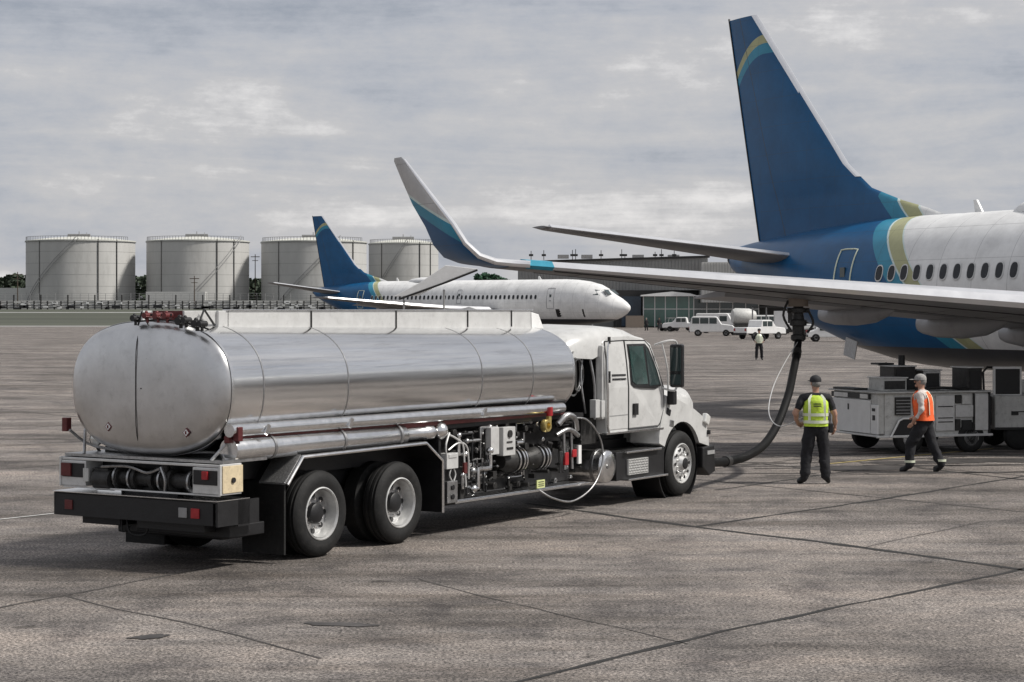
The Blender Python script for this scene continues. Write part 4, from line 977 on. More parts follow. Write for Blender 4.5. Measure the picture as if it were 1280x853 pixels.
cp = w.build('fuel_coupling', 'dark'); tag(cp, 'dark metal refuelling nozzle locked to the underside of the wing', 'fuel nozzle')
w = MB(); w.lathe(c - Vector((0, 0, .02)), (0, 0, 1), [(0, .17), (.0, .2), (.22, .2), (.22, .17)], 20); w.build('adapter_ring', 'wood', cp)
lp = []
for px, py, d in [(997, 428, 39.9), (983, 450, 38.6), (968, 480, 36.6), (961, 508, 35.6), (964, 525, 35.0), (975, 533, 34.4), (990, 529, 33.8), (1003, 522, 33.25)]:
    x, z = near(px, py, d); lp.append((x, d, z))
w = MB(); w.tube(lp, .009, 6, 6); tag(w.build('control_cable', 'steel_light'), 'thin pale control cable looping from the fuel nozzle to the worker in lime', 'cable')

# ------------------------------------------------------------------ people
def human(name, loc, rz, J, mats, h=1.8, label='', fingers=True, wf=1.14, short=False):
    """J joint dict in metres for a 1.8 m person, facing +y local is forward; build one skinned body"""
    k = h / 1.8; root = empty(name, loc, rz)
    me = bpy.data.meshes.new('body'); V = []; E = []; Rr = []; idx = {}; grp = []
    def P(n, p, r, par=None, g_='x'):
        idx[n] = len(V); V.append(Vector(p) * k); Rr.append(r if isinstance(r, tuple) else (r, r)); grp.append(g_)
        if par: E.append((idx[par], idx[n]))
    pel = Vector(J['pelvis']); ch = Vector(J['chest']); nk = Vector(J['neck']); hd_ = Vector(J['head'])
    P('pel', pel, (.15 * wf, .12 * wf), None, 'T'); P('wst', pel.lerp(ch, .4), (.155 * wf, .12 * wf), 'pel', 'S'); P('ch', ch, (.175 * wf, .125 * wf), 'wst', 'S'); P('sh', ch.lerp(nk, .6), (.14 * wf, .095 * wf), 'ch', 'S')
    P('nk', nk, (.055, .058), 'sh', 'K'); P('nk2', nk.lerp(hd_, .35), (.055, .06), 'nk', 'K')
    P('hd', hd_, (.078, .095), 'nk2', 'K'); P('hd2', hd_ + Vector((0, 0, .085)), (.07, .085), 'hd', 'K')
    for s_ in 'LR':
        sh, el, wr, hn = [Vector(J[q + s_]) for q in ('sh', 'el', 'wr', 'hn')]
        sg = -1 if s_ == 'L' else 1
        P('s' + s_, sh, .07 * wf, 'sh', 'S'); P('u' + s_, sh.lerp(el, .5), .058 * wf, 's' + s_, 'S'); P('e' + s_, el, .046 * wf, 'u' + s_, 'K' if short else 'A'); P('f' + s_, el.lerp(wr, .4), .043, 'e' + s_, 'K' if short else 'A'); P('w' + s_, wr, .028, 'f' + s_, 'K')
        P('p' + s_, wr.lerp(hn, .75), (.038, .02), 'w' + s_, 'K')
        d = (hn - wr).normalized(); side_ = Vector(J.get('side' + s_, (0, 1, 0)))
        if fingers:
            for j, (o, ln) in enumerate(((-.03, .07), (-.01, .082), (.01, .078), (.03, .06))):
                b0 = wr.lerp(hn, .9) + side_ * o; curl = Vector(J.get('curl' + s_, (0, 0, 0)))
                P('a%d' % j + s_, b0, .0105, 'p' + s_, 'K'); P('b%d' % j + s_, b0 + d * ln * .5 + curl * .015, .0095, 'a%d' % j + s_, 'K'); P('c%d' % j + s_, b0 + d * ln * .85 + curl * .04, .008, 'b%d' % j + s_, 'K')
            b0 = wr.lerp(hn, .35); P('t0' + s_, b0 - side_ * .035, .012, 'w' + s_, 'K'); P('t1' + s_, b0 - side_ * .055 + d * .04, .0105, 't0' + s_, 'K')
        hp_, kn, an, to = [Vector(J[q + s_]) for q in ('hp', 'kn', 'an', 'to')]
        P('h' + s_, hp_, .112 * wf, 'pel', 'T'); P('th' + s_, hp_.lerp(kn, .5), .104 * wf, 'h' + s_, 'T'); P('k' + s_, kn, .085 * wf, 'th' + s_, 'T'); P('c' + s_, kn.lerp(an, .35), .085 * wf, 'k' + s_, 'T'); P('cc' + s_, kn.lerp(an, .75), .08 * wf, 'c' + s_, 'T'); P('an' + s_, an + Vector((0, 0, .03)), .074 * wf, 'cc' + s_, 'T')
        P('fo' + s_, an.lerp(to, .5) + Vector((0, 0, -.02)), (.055, .042), 'an' + s_, 'B'); P('to' + s_, to, (.052, .032), 'fo' + s_, 'B')
    me.from_pydata(V, E, []); o = bpy.data.objects.new('body', me); COL.objects.link(o)
    sk = o.modifiers.new('skin', 'SKIN'); sk.use_smooth_shade = True
    for i, v in enumerate(me.skin_vertices[0].data): v.radius = (Rr[i][0] * k, Rr[i][1] * k); v.use_root = (i == 0)
    sb = o.modifiers.new('sub', 'SUBSURF'); sb.levels = 2; sb.render_levels = 2
    dg = bpy.context.evaluated_depsgraph_get(); dg.update(); nm = bpy.data.meshes.new_from_object(o.evaluated_get(dg)); 
    o.modifiers.clear(); o.data = nm; bpy.data.meshes.remove(me)
    nm.materials.clear()
    order = ['S', 'A', 'K', 'T', 'B', 'x']
    for q in order: nm.materials.append(M[mats.get(q, 'trouser')])
    for p in nm.polygons:
        c = p.center; best = 1e9; bi = 0
        for a, b_ in E:
            A_, B_ = V[a], V[b_]; t = max(0, min(1, (c - A_).dot(B_ - A_) / max(1e-9, (B_ - A_).length_squared))); dd = (c - A_.lerp(B_, t)).length - (Rr[a][0] + Rr[b_][0]) * .35
            if dd < best: best = dd; bi = b_ if t > .45 else a
        gq = grp[bi]
        p.material_index = order.index(gq); p.use_smooth = True
    # wrinkle the clothes slightly
    for v in nm.vertices:
        n_ = noise.noise(Vector((v.co.x * 8, v.co.y * 8, v.co.z * 13))) * .022 + noise.noise(v.co * 24) * .009
        if v.co.z < J['neck'][2] * k - .03: v.co += v.normal * n_
    o.parent = root
    # face and ears joined into the same body mesh
    f = Vector(J.get('face', (0, 1, 0))).normalized(); sd_ = f.cross(Vector((0, 0, 1))); H = (hd_ + Vector((0, 0, .03))) * k
    w = MB(); w.sph(H + f * .098, .016, sc=(1, 1, 1.5)); w.sph(H + sd_ * .078, .03, sc=(.5, .8, 1.1)); w.sph(H - sd_ * .078, .03, sc=(.5, .8, 1.1)); w.sph(H + f * .07 + Vector((0, 0, -.07)), .03)
    hf = w.build('facial_features', mats.get('K', 'skin'), o)
    w = MB()
    for q in (-1, 1): w.sph(H + f * .092 + sd_ * .03 * q + Vector((0, 0, .03)), .009)
    w.box(H + f * .098 + Vector((0, 0, -.045)), (.03, .01, .006)); w.build('eyes_and_mouth', 'darkred' if False else 'dark', o)
    return root, o, k
def vest(par, J, k, m, tape, name='vest', bot=.98, flare=0):
    """shell around the torso with arm openings; follows torso axis"""
    pel = Vector(J['pelvis']) ; nk = Vector(J['neck']); ch = Vector(J['chest'])
    fr = (Vector(J['shR']) - Vector(J['shL'])).normalized(); fw = Vector((0, 0, 1)).cross(fr).normalized()
    def ring(z, hw, hd, n=28, dy=0):
        t = (z - pel.z) / (nk.z - pel.z); c = pel.lerp(nk, t)
        return [(c + fr * hw * 1.1 * math.copysign(abs(math.cos(2 * PI * i / n)) ** .85, math.cos(2 * PI * i / n)) + fw * (hd * 1.12 * math.sin(2 * PI * i / n) + dy) + Vector((0, 0, 0))) * k for i in range(n)]
    z0 = pel.z + .0
    Z = [(z0, .185, .15), (z0 + .10, .182, .15), (z0 + .22, .188, .152), (z0 + .33, .195, .155), (z0 + .40, .185, .15), (z0 + .46, .165, .135), (z0 + .51, .12, .10), (z0 + .535, .085, .085)]
    w = MB(); w.rings([ring(*q) for q in Z], False, False); v = w.build(name, m, par)
    for p in v.data.vertices: p.co += p.normal * noise.noise(Vector((p.co.x * 9, p.co.y * 9, p.co.z * 16))) * .02
    for (a, b_) in tape:
        w = MB(); zz = lambda z: next(((q0[1] + (q1[1] - q0[1]) * (z - q0[0]) / (q1[0] - q0[0]), q0[2] + (q1[2] - q0[2]) * (z - q0[0]) / (q1[0] - q0[0])) for q0, q1 in zip(Z, Z[1:]) if q0[0] <= z <= q1[0]), (.18, .15))
        A_, B_ = zz(z0 + a), zz(z0 + b_)
        w.rings([ring(z0 + a, A_[0] + .01, A_[1] + .012), ring(z0 + b_, B_[0] + .01, B_[1] + .012)], False, False); w.build('reflective_band', 'reflect', v)
    for q in (-1, 1):
        for fy in (-1, 1):
            w = MB(); pts = []
            for z, hw, hd in Z[1:]:
                t = (z - pel.z) / (nk.z - pel.z); c = pel.lerp(nk, t); xx = min(.125, hw * .75); yy = hd * 1.12 * math.sqrt(max(0, 1 - (xx / hw / 1.1) ** 2)) + .018
                pts.append([(c + fr * (q * xx - .022) + fw * fy * yy) * k, (c + fr * (q * xx + .022) + fw * fy * yy) * k])
            w.rings(pts, False, False, closed=False); w.build('shoulder_stripe', 'reflect', v)
    return v
def cap(par, J, k, m, brim=True, hair=None):
    hd_ = Vector(J['head']) * k; f = Vector(J.get('face', (0, 1, 0))).normalized()
    w = MB(); c = hd_ + Vector((0, 0, .085)); rs = []
    for j in range(7):
        th = PI / 2 * j / 6; rs.append([c + Vector((math.cos(th) * .098 * math.cos(2 * PI * i / 20), math.cos(th) * .108 * math.sin(2 * PI * i / 20), .085 * math.sin(th))) for i in range(20)])
    w.rings([[p - Vector((0, 0, .03)) for p in rs[0]]] + rs, False, True)
    if brim: w.sph(c + f * .12 + Vector((0, 0, -.015)), .08, 14, 6, (1, 1, .12))
    cpo = w.build('cap', m, par)
    if hair:
        w = MB(); w.sph(hd_ - f * .022 + Vector((0, 0, .03)), .092, 16, 10, (.9, .95, .85)); w.build('hair', hair, par)
    return cpo

def base_pose():
    return dict(pelvis=(0, 0, .96), chest=(0, .01, 1.28), neck=(0, 0, 1.52), head=(0, .015, 1.64), face=(0, 1, 0),
        shL=(-.19, 0, 1.43), shR=(.19, 0, 1.43), elL=(-.27, -.03, 1.14), elR=(.27, -.03, 1.14), wrL=(-.26, .08, .92), wrR=(.26, .08, .92), hnL=(-.25, .12, .83), hnR=(.25, .12, .83),
        hpL=(-.10, 0, .90), hpR=(.10, 0, .90), knL=(-.14, .02, .49), knR=(.14, .02, .49), anL=(-.16, -.03, .09), anR=(.16, -.03, .09), toL=(-.19, .14, .035), toR=(.19, .14, .035))
# worker in lime vest, seen from behind (faces away)
J = base_pose()
J.update(shL=(-.22, 0, 1.43), shR=(.22, 0, 1.43), elL=(-.35, -.03, 1.16), wrL=(-.27, .12, 1.0), hnL=(-.2, .19, .98), elR=(.32, -.02, 1.14), wrR=(.33, .08, .95), hnR=(.32, .12, .86), sideL=(0, 0, 1), curlL=(.6, 0, -.2), sideR=(0, 1, 0), curlR=(-.6, .3, 0),
         anL=(-.19, -.03, .09), anR=(.17, -.03, .09), toL=(-.29, .10, .035), toR=(.23, .13, .035), knL=(-.15, .02, .49), knR=(.14, .02, .49), face=(-.35, 1, 0))
h1, body, k = human('person', (5.05, 33.26, 0), R(0), J, dict(S='shirt_dark', A='shirt_dark', K='skin', T='trouser', B='black', x='trouser'), 1.80, short=True)
tag(h1, 'worker in lime yellow vest and black cap standing with back turned beside the hose', 'person')
v = vest(body, J, k, 'lime', [(.05, .10), (.17, .22)])
w = MB(); 
for z in (1.335, 1.30): w.box((0, -.188, z), (.13, .006, .018))
w.build('back_lettering', 'dark', v)
cap(body, J, k, 'cap_black', True, 'hair')
w = MB(); w.box((.25, .0, .93), (.07, .12, .16)); w.build('belt_pouch', 'black', body, bevel=.015)
# worker in orange vest striding
J = base_pose()
J.update(pelvis=(0, 0, .93), chest=(.0, .03, 1.25), neck=(.0, .05, 1.48), head=(.0, .07, 1.60), face=(-.1, 1, -.05),
         shL=(-.19, .03, 1.40), shR=(.19, .03, 1.40), elL=(-.24, -.02, 1.12), wrL=(-.25, .12, .93), hnL=(-.25, .17, .85), elR=(.25, .0, 1.12), wrR=(.24, .2, .98), hnR=(.22, .27, .95), curlL=(.3, .5, 0),
         hpL=(-.10, 0, .88), hpR=(.10, 0, .88), knL=(-.11, .23, .49), anL=(-.12, .23, .09), toL=(-.14, .41, .035), knR=(.11, -.12, .48), anR=(.12, -.30, .11), toR=(.13, -.12, .035))
h2, body, k = human('person', (7.36, 35.71, 0), R(62), J, dict(S='shirt_pale', A='shirt_pale', K='skin', T='trouser', B='black', x='trouser'), 1.78)
tag(h2, 'worker in orange vest and grey cap walking past the white equipment cart', 'person')
v = vest(body, J, k, 'orange', [], bot=.95)
cap(body, J, k, 'cap_grey', True, 'hair')
for an in ('anL', 'anR'):
    a = Vector(J[an]); w = MB(); w.lathe((a + Vector((0, 0 if an == 'anL' else .03, .08))) * k, (0, 0, 1), [(0, .086), (0, .096), (.04, .096), (.04, .086)], 18); w.build('reflective_band', 'reflect', body)
# marshaller farther off, facing the camera
J = base_pose(); J.update(elL=(-.36, .02, 1.22), wrL=(-.24, .08, 1.02), hnL=(-.17, .1, 1.0), elR=(.36, .02, 1.22), wrR=(.24, .08, 1.02), hnR=(.17, .1, 1.0))
h3, body, k = human('person', (14.22, 115.08, 0), R(180), J, dict(S='shirt_dark', A='shirt_dark', K='skin', T='trouser', B='black', x='trouser'), 1.80)
tag(h3, 'distant worker in pale reflective vest with hands on hips facing the camera', 'person')
vest(body, J, k, 'reflect', [(.1, .16)]); cap(body, J, k, 'cap_black')
for i, (px, hh, rz, lb) in enumerate(((808, 1.75, 20, 'left of the two far dark figures beside the terminal doors'), (824, 1.82, 200, 'right of the two far dark figures beside the terminal doors'))):
    d = 272; J = base_pose()
    hq, body, k = human('person', ((px - 640) / 2500 * d, d, 0), R(rz), J, dict(S='shirt_dark', A='shirt_dark', K='skin', T='trouser', B='black', x='trouser'), hh, fingers=False)
    tag(hq, lb, 'person', 'far figures by the terminal'); cap(body, J, k, 'cap_black' if i else 'cap_grey', False)

# ------------------------------------------------------------------ ground equipment cart
CX, CY = 7.31, 39.9; CA = R(18.3)
cart = empty('equipment_cart', (CX, CY, 0), CA)     # local x along visible side, local y along the front panel (away)
tag(cart, 'low white ground power cart with open top boxes behind the worker in orange vest', 'equipment cart')
w = MB(); w.b(.16, 2.55, .03, 1.97, .34, 1.22); w.b(0.02, .16, .05, 1.95, .40, 1.22); w.build('body', 'white_dirty', cart, bevel=.02)
w = MB(); w.b(-.02, .012, .32, 2.0, .40, 1.07); fp = w.build('end_panel', 'white', cart, bevel=.012)
w = MB(); w.b(-.03, -.02, 1.2, 1.25, .85, .97); w.build('latch', 'black', fp)
w = MB(); w.b(-.02, .012, .0, .29, .40, .99); np_ = w.build('end_door', 'white', cart, bevel=.012)
w = MB(); w.b(-.028, -.02, .1, .22, .86, .92); w.b(-.028, -.02, .1, .2, .68, .78); w.build('switch', 'black', np_)
w = MB(); w.b(-.018, .01, .34, 1.98, 1.09, 1.2); w.build('control_recess', 'black', cart)
for y0, y1 in ((.4, .72), (1.25, 1.85)):
    w = MB(); w.b(-.028, -.018, y0, y1, 1.10, 1.19); w.build('control_panel', 'steel_light', cart)
w = MB(); w.b(-.06, 2.6, -.05, 2.05, 1.22, 1.25); w.build('top_deck', 'white_dirty', cart, bevel=.01)
w = MB(); w.b(-.04, 2.6, -.03, .03, .33, .38); w.b(-.04, .02, .0, 2.0, .345, .385); w.build('skirt_rail', 'steel_light', cart, bevel=.008)
# side details (y = 0 face)
w = MB(); w.b(.38, .72, -.012, .04, .78, 1.14); w.build('louvre', 'dark', cart)
for k_ in range(5):
    w = MB(); w.b(.39, .71, -.02, -.012, .81 + k_ * .065, .825 + k_ * .065); w.build('louvre_slat', 'grey', cart)
for a, b_, c_, d_, m_ in ((1.30, 1.72, .45, 1.16, 'steel_light'), (1.75, 1.88, 1.0, 1.17, 'dark'), (1.90, 2.1, .98, 1.16, 'white_dirty'), (1.75, 2.15, .72, .96, 'steel_light'), (1.75, 1.86, .45, .68, 'dark'), (1.9, 2.12, .45, .66, 'black'), (2.2, 2.5, .45, 1.18, 'steel_light'), (2.16, 2.19, .4, 1.2, 'dark')):
    w = MB(); w.b(a, b_, -.014, .035, c_, d_); w.build('side_door' if m_ != 'dark' else 'side_opening', m_, cart, bevel=.006)
for z in (.93, .7, .62): 
    w = MB(); w.b(1.34, 1.68, -.022, -.014, z, z + .02); w.build('door_rib', 'dark', cart)
w = MB(); w.b(2.515, 2.55, -.02, .05, .3, 1.25); w.build('corner_post', 'black', cart)
# wheels with arches
for x, y in ((.72, .0), (2.12, .0), (.72, 1.95), (2.12, 1.95)):
    sg = -1 if y < 1 else 1
    w = MB(); w.lathe((x, y - sg * .0, .31), (0, -sg, 0), [(0, .17), (-.01, .2), (0, .27), (.03, .305), (.17, .305), (.2, .27), (.2, .17)], 32); wh = w.build('wheel', 'rubber', cart)
    w = MB(); w.lathe((x, y, .31), (0, -sg, 0), [(.0, .175), (.01, .165), (.05, .15), (.04, .08), (.0, .06), (0, 0)], 24); w.build('rim', 'steel', wh)
w = MB(); w.prism([(.28, .34), (.46, .66), (.54, .7), (1.1, .7), (1.18, .62), (1.22, .34)], -.018, .12); w.build('wheel_arch', 'black', cart)
w = MB(); w.tube([(.26, -.03, .34), (.45, -.03, .67), (.54, -.03, .715), (1.12, -.03, .715)], .02, 8); w.build('arch_trim', 'white', cart)
# boxes on top
def tb_box(x0, x1, y0, y1, z0, z1, m1='dark', m2='white_dirty', nm='top_box'):
    w = MB(); w.b(x0, x1, y0, y1, z0, z1); o = w.build(nm, m2, cart, bevel=.01)
    w = MB(); w.b(x0 + .06, x1 - .04, y0 - .012, y0, z0 + .03, z1 - .05); w.build('dark_opening', m1, o)
    w = MB(); w.b(x0 - .03, x1 + .02, y0 - .03, y1 + .03, z1, z1 + .025); w.build('lid', 'steel_light', o, bevel=.005)
tb_box(.35, .92, .5, 1.05, 1.25, 1.50); tb_box(.85, 1.35, .9, 1.5, 1.25, 1.72, 'black', 'dark'); tb_box(1.42, 1.82, .7, 1.3, 1.25, 1.64, 'black', 'steel'); tb_box(2.2, 2.55, .3, .9, 1.25, 1.70, 'black', 'dark')
w = MB(); w.b(-.02, .3, 1.0, 1.9, 1.25, 1.29); w.tube([(1.0, .3, 1.27), (1.5, .25, 1.31), (2.1, .3, 1.28), (2.4, .4, 1.3)], .03, 8, 5); w.build('cable_tray', 'dark', cart)
w = MB(); w.b(.75, 1.1, 1.35, 1.7, 1.75, 1.79); w.cyl((1.25, 1.3, 1.74), (1.25, 1.3, 1.95), .07); w.cyl((1.0, 1.5, 1.25), (1.0, 1.5, 1.8), .02); w.build('exhaust_cap', 'black', cart)
# second cart at the right edge
c2 = empty('tow_tractor', (9.95, 41.2, 0), R(8)); tag(c2, 'grey boxy tow tractor with black screen frame at the right edge', 'tow tractor')
w = MB(); w.b(0, 2.6, 0, 1.6, .42, 1.12); w.b(1.0, 2.6, .02, 1.58, 1.12, 1.4); w.build('body', 'white_dirty', c2, bevel=.03)
w = MB(); w.b(.0, .62, .1, .14, 1.12, 1.72); w.build('screen_frame', 'white', c2, bevel=.01)
w = MB(); w.b(.05, .57, .085, .10, 1.15, 1.67); w.build('screen', 'black', c2)
w = MB(); w.tube([(-.12, .3, 1.12), (-.14, .3, 1.6), (-.05, .3, 1.7), (.05, .2, 1.7)], .025, 8); w.b(-.2, .0, .2, 1.4, .5, 1.1); w.build('grab_rail', 'black', c2)
w = MB(); w.b(.35, .7, -.015, 0, .78, .80); w.b(.35, .5, -.02, 0, .72, .78); w.b(.0, 2.6, -.03, .0, .42, .47); w.build('handle', 'black', c2)
for x in (.55, 2.1):
    for y, sg in ((.02, -1), (1.58, 1)):
        w = MB(); w.lathe((x, y, .3), (0, -sg, 0), [(0, .1), (0, .26), (.03, .3), (.17, .3), (.2, .26), (.2, .1)], 28); w.build('wheel', 'rubber', c2)

# ------------------------------------------------------------------ far vehicles
def vehicle(name, loc, rz, kind, label, cat):
    r_ = empty(name, loc, rz); tag(r_, label, cat, 'white vehicles parked by the terminal')
    Lx, Wd = (5.0, 1.95)
    prof = {'suv': [(-2.4, .45), (-2.45, 1.1), (-2.3, 1.25), (-2.15, 2.05), (-2.0, 2.15), (.3, 2.15), (.55, 2.08), (1.05, 1.32), (2.2, 1.18), (2.4, 1.0), (2.45, .45)],
            'pickup': [(-2.6, .55), (-2.6, 1.15), (-.75, 1.15), (-.6, 1.8), (-.45, 1.88), (.55, 1.88), (.75, 1.8), (1.25, 1.22), (2.4, 1.1), (2.55, .9), (2.55, .5)],
            'sedan': [(-2.2, .4), (-2.25, .9), (-1.7, 1.02), (-1.1, 1.42), (-.9, 1.47), (.3, 1.47), (.5, 1.42), (1.1, 1.0), (2.1, .86), (2.25, .7), (2.25, .4)],
            'van': [(-2.7, .45), (-2.75, 1.2), (-2.65, 2.35), (-2.5, 2.42), (1.0, 2.42), (1.2, 2.35), (1.75, 1.4), (2.4, 1.2), (2.6, 1.0), (2.65, .45)]}[kind]
    w = MB(); w.prism(prof, -Wd / 2, Wd / 2); w.build('body', 'white', r_, bevel=.06)
    wz = {'suv': (1.35, 1.98, [(-2.1, -1.35), (-1.25, -.35), (-.25, .55)]), 'pickup': (1.25, 1.75, [(-.5, .05), (.12, .75)]), 'sedan': (1.0, 1.36, [(-1.15, -.35), (-.3, .55)]), 'van': (1.45, 2.1, [(.2, 1.1)])}[kind]
    for sg in (-1, 1):
        for a, b_ in wz[2]:
            w = MB(); w.b(a, b_, sg * Wd / 2, sg * (Wd / 2 + .012), wz[0], wz[1]); w.build('window', 'glass', r_)
        for x in (-1.5, 1.55):
            w = MB(); w.lathe((x, sg * (Wd / 2 + .02), .36), (0, -sg, 0), [(0, .2), (0, .32), (.03, .37), (.2, .37), (.22, .32), (.22, .2)], 24); wh = w.build('wheel', 'rubber', r_)
            w = MB(); w.lathe((x, sg * (Wd / 2 + .02), .36), (0, -sg, 0), [(.0, .2), (.03, .18), (.03, 0)], 20); w.build('rim', 'steel', wh)
        w = MB(); w.b(prof[-1][0] - .02, prof[-1][0] + .03, sg * .6 - .15, sg * .6 + .15, .7, .85); w.build('headlight', 'lens', r_)
        w = MB(); w.b(prof[1][0] - .03, prof[1][0] + .02, sg * .8 - .1, sg * .8 + .1, .8, 1.05); w.build('tail_light', 'red', r_)
    for a_ in ((prof[0][0] - .08, prof[0][0]), (prof[-1][0], prof[-1][0] + .08)):
        w = MB(); w.b(*a_, -.95, .95, .42, .62); w.build('bumper', 'dark', r_)
    if kind in ('suv', 'van', 'sedan'):
        z0 = {'suv': 1.38, 'van': 1.5, 'sedan': 1.0}[kind]; z1 = {'suv': 1.95, 'van': 2.15, 'sedan': 1.35}[kind]
        x = {'suv': -2.27, 'van': -2.72, 'sedan': -1.5}[kind]
        w = MB(); w.b(x - .06, x, -.75, .75, z0, z1); w.build('rear_window', 'glass', r_)
    return r_
def gp(px, d): return ((px - 640) / 2500 * d, d, 0)
vehicle('utility_vehicle', gp(890, 218), R(-8), 'suv', 'white sport utility vehicle nearest the far dark figures, side on', 'car')
vehicle('pickup_truck', gp(853, 262), R(170), 'pickup', 'small white pickup behind and left of the parked utility vehicle', 'pickup truck')
vehicle('delivery_van', gp(898, 245), R(-10), 'van', 'tall white van rising behind the white utility vehicle', 'van')
pk = vehicle('pickup_truck', gp(950, 196), R(35), 'pickup', 'white pickup directly behind the distant worker in pale vest', 'pickup truck')
vehicle('sedan', gp(1040, 180), R(-5), 'sedan', 'low white car under the tail of the near airliner', 'car')
vehicle('delivery_van', gp(922, 255), R(-6), 'van', 'white van half hidden behind the round cowled start unit', 'van')
vehicle('pickup_truck', gp(1000, 240), R(172), 'pickup', 'white pickup farthest back, seen beyond the service truck cabinet', 'pickup truck')
vehicle('utility_vehicle', gp(962, 262), R(4), 'suv', 'white utility vehicle seen small between the pickup and the service truck', 'car')
vehicle('sedan', gp(875, 275), R(3), 'sedan', 'low white car far back against the glazed ground floor', 'car')
# service truck with box and canopy
st = empty('service_truck', gp(975, 205), R(-5)); tag(st, 'flat service truck with tall white cabinet and dark canopy behind the hose', 'service truck', 'white vehicles parked by the terminal')
w = MB(); w.b(-3.2, 3.2, -1, 1, .55, .85); w.build('chassis', 'dark', st)
w = MB(); w.b(-.6, .75, -.95, .95, .9, 2.75); w.build('cabinet', 'white', st, bevel=.04)
w = MB(); w.b(-3.1, -.9, -1, 1, .85, 1.25); w.b(1.0, 3.1, -1, 1, .85, 1.1); w.build('bed', 'white_dirty', st, bevel=.03)
w = MB(); w.b(-2.9, 1.6, -1.1, 1.1, 3.1, 3.2); w.build('canopy', 'dark', st)
w = MB()
for x in (-2.8, -1.4, 1.4):
    for y in (-1, 1): w.cyl((x, y, .85), (x, y, 3.1), .04, n=8)
w.build('canopy_posts', 'grey', st)
for x in (-2.2, 2.2):
    for sg in (-1, 1):
        w = MB(); w.lathe((x, sg * 1.02, .42), (0, -sg, 0), [(0, 0), (0, .36), (.04, .42), (.25, .42), (.28, .36), (.28, 0)], 24); w.build('wheel', 'rubber', st)
# air start unit with round cowl
au = empty('air_start_unit', gp(930, 225), R(10)); tag(au, 'round cowled white start unit between the utility vehicle and the pickup', 'start unit')
w = MB(); w.lathe((-1.4, 0, 2.1), (1, 0, 0), [(0, .3), (.05, .75), (.4, .95), (2.0, .9), (2.7, .6), (2.75, .3)], 28); w.build('cowl', 'white_dirty', au)
w = MB(); w.b(-1.4, 1.4, -.8, .8, .5, 1.2); w.cyl((-.8, 0, 1.2), (-.8, 0, 1.6), .1); w.cyl((.8, 0, 1.2), (.8, 0, 1.6), .1); w.build('trolley', 'dark', au, bevel=.02)
for x in (-1, 1):
    for sg in (-1, 1):
        w = MB(); w.lathe((x, sg * .8, .4), (0, -sg, 0), [(0, 0), (0, .34), (.03, .4), (.2, .4), (.22, .34), (.22, 0)], 20); w.build('wheel', 'rubber', au)
# dark baggage tug beside the figures
bt = empty('baggage_tug', gp(837, 268), R(200)); tag(bt, 'small dark baggage tug right of the far figures', 'baggage tug')
w = MB(); w.prism([(-1.3, .35), (-1.3, .95), (-.2, 1.0), (.1, .75), (.5, .8), (1.3, .95), (1.35, .35)], -.6, .6); w.build('body', 'dark', bt, bevel=.04)
w = MB(); w.tube([(-.6, -.5, .9), (-.6, -.5, 1.75), (.3, -.5, 1.7), (.5, -.5, .9)], .04, 6); w.tube([(-.6, .5, .9), (-.6, .5, 1.75), (.3, .5, 1.7), (.5, .5, .9)], .04, 6); w.b(-.65, .35, -.55, .55, 1.72, 1.78); w.build('roll_cage', 'grey', bt)
for x in (-.8, .85):
    for sg in (-1, 1):
        w = MB(); w.lathe((x, sg * .62, .32), (0, -sg, 0), [(0, 0), (0, .28), (.03, .32), (.18, .32), (.2, .28), (.2, 0)], 20); w.build('wheel', 'rubber', bt)

# ------------------------------------------------------------------ covered stairs beside the distant airliner
D = 172
bs = empty('covered_boarding_stairs', gp(560, D)); tag(bs, 'pale sloping covered boarding stairs beside the distant airliner', 'boarding stairs')
def q(px, py): x, z = near(px, py, D); return (x - bs.location.x, z)
w = MB(); w.prism([q(492, 371), q(526, 353), q(557, 332), q(598, 336.5), q(560, 351), q(522, 370)], -.6, .6); w.build('canopy', 'white', bs, bevel=.03)
w = MB(); a, b_, c_ = q(500, 374), q(560, 352.5), q(597, 338)
w.tube([(a[0], -.66, a[1]), (b_[0], -.66, b_[1]), (c_[0], -.66, c_[1])], .09, 6); w.build('edge_beam', 'dark', bs)
w = MB(); w.b(q(500, 0)[0], q(560, 0)[0], -.9, .9, .5, 1.1)
for px in (505, 555):
    x = q(px, 0)[0]
    for y in (-.5, .5): w.cyl((x, y, 1.0), (x, y, q(0, 371)[1] + (.6 if px > 550 else -.3)), .07, n=8)
w.build('truck_base', 'grey', bs)
for px in (506, 552):
    for y, sg in ((-.9, -1), (.9, 1)):
        w = MB(); w.lathe((q(px, 0)[0], y, .45), (0, -sg, 0), [(0, 0), (0, .4), (.04, .45), (.25, .45), (.25, 0)], 20); w.build('wheel', 'rubber', bs)

# ------------------------------------------------------------------ terminal building
tm = empty('terminal_building', (30, 325, 0)); tag(tm, 'long pale terminal hall with glazed ground floor behind the parked vehicles', 'building')
def tq(px, py, d=325): x, z = near(px, py, d); return x - 30, z
w = MB(); x0 = tq(648, 0)[0]; x1 = tq(880, 0)[0]
w.add([(x0, 10, 6.0), (x1, -6, 6.0), (x1, 30, 6.0), (x0, 30, 6.0), (x0, 10, 10.7), (x1, -6, 11.15), (x1, 30, 11.15), (x0, 30, 10.7)], [(0, 1, 2, 3), (4, 7, 6, 5), (0, 4, 5, 1), (1, 5, 6, 2), (2, 6, 7, 3), (3, 7, 4, 0)])
w.build('upper_storey', 'conc_mid', tm)
w = MB(); 
for i in range(60):
    t = i / 59; x = x0 + (x1 - x0) * t; y = 10 - 16 * t; w.b(x - .05, x + .05, y - .16, y - .04, 6.0, 10.5 + .4 * t)
w.build('cladding_ribs', 'grey', tm)
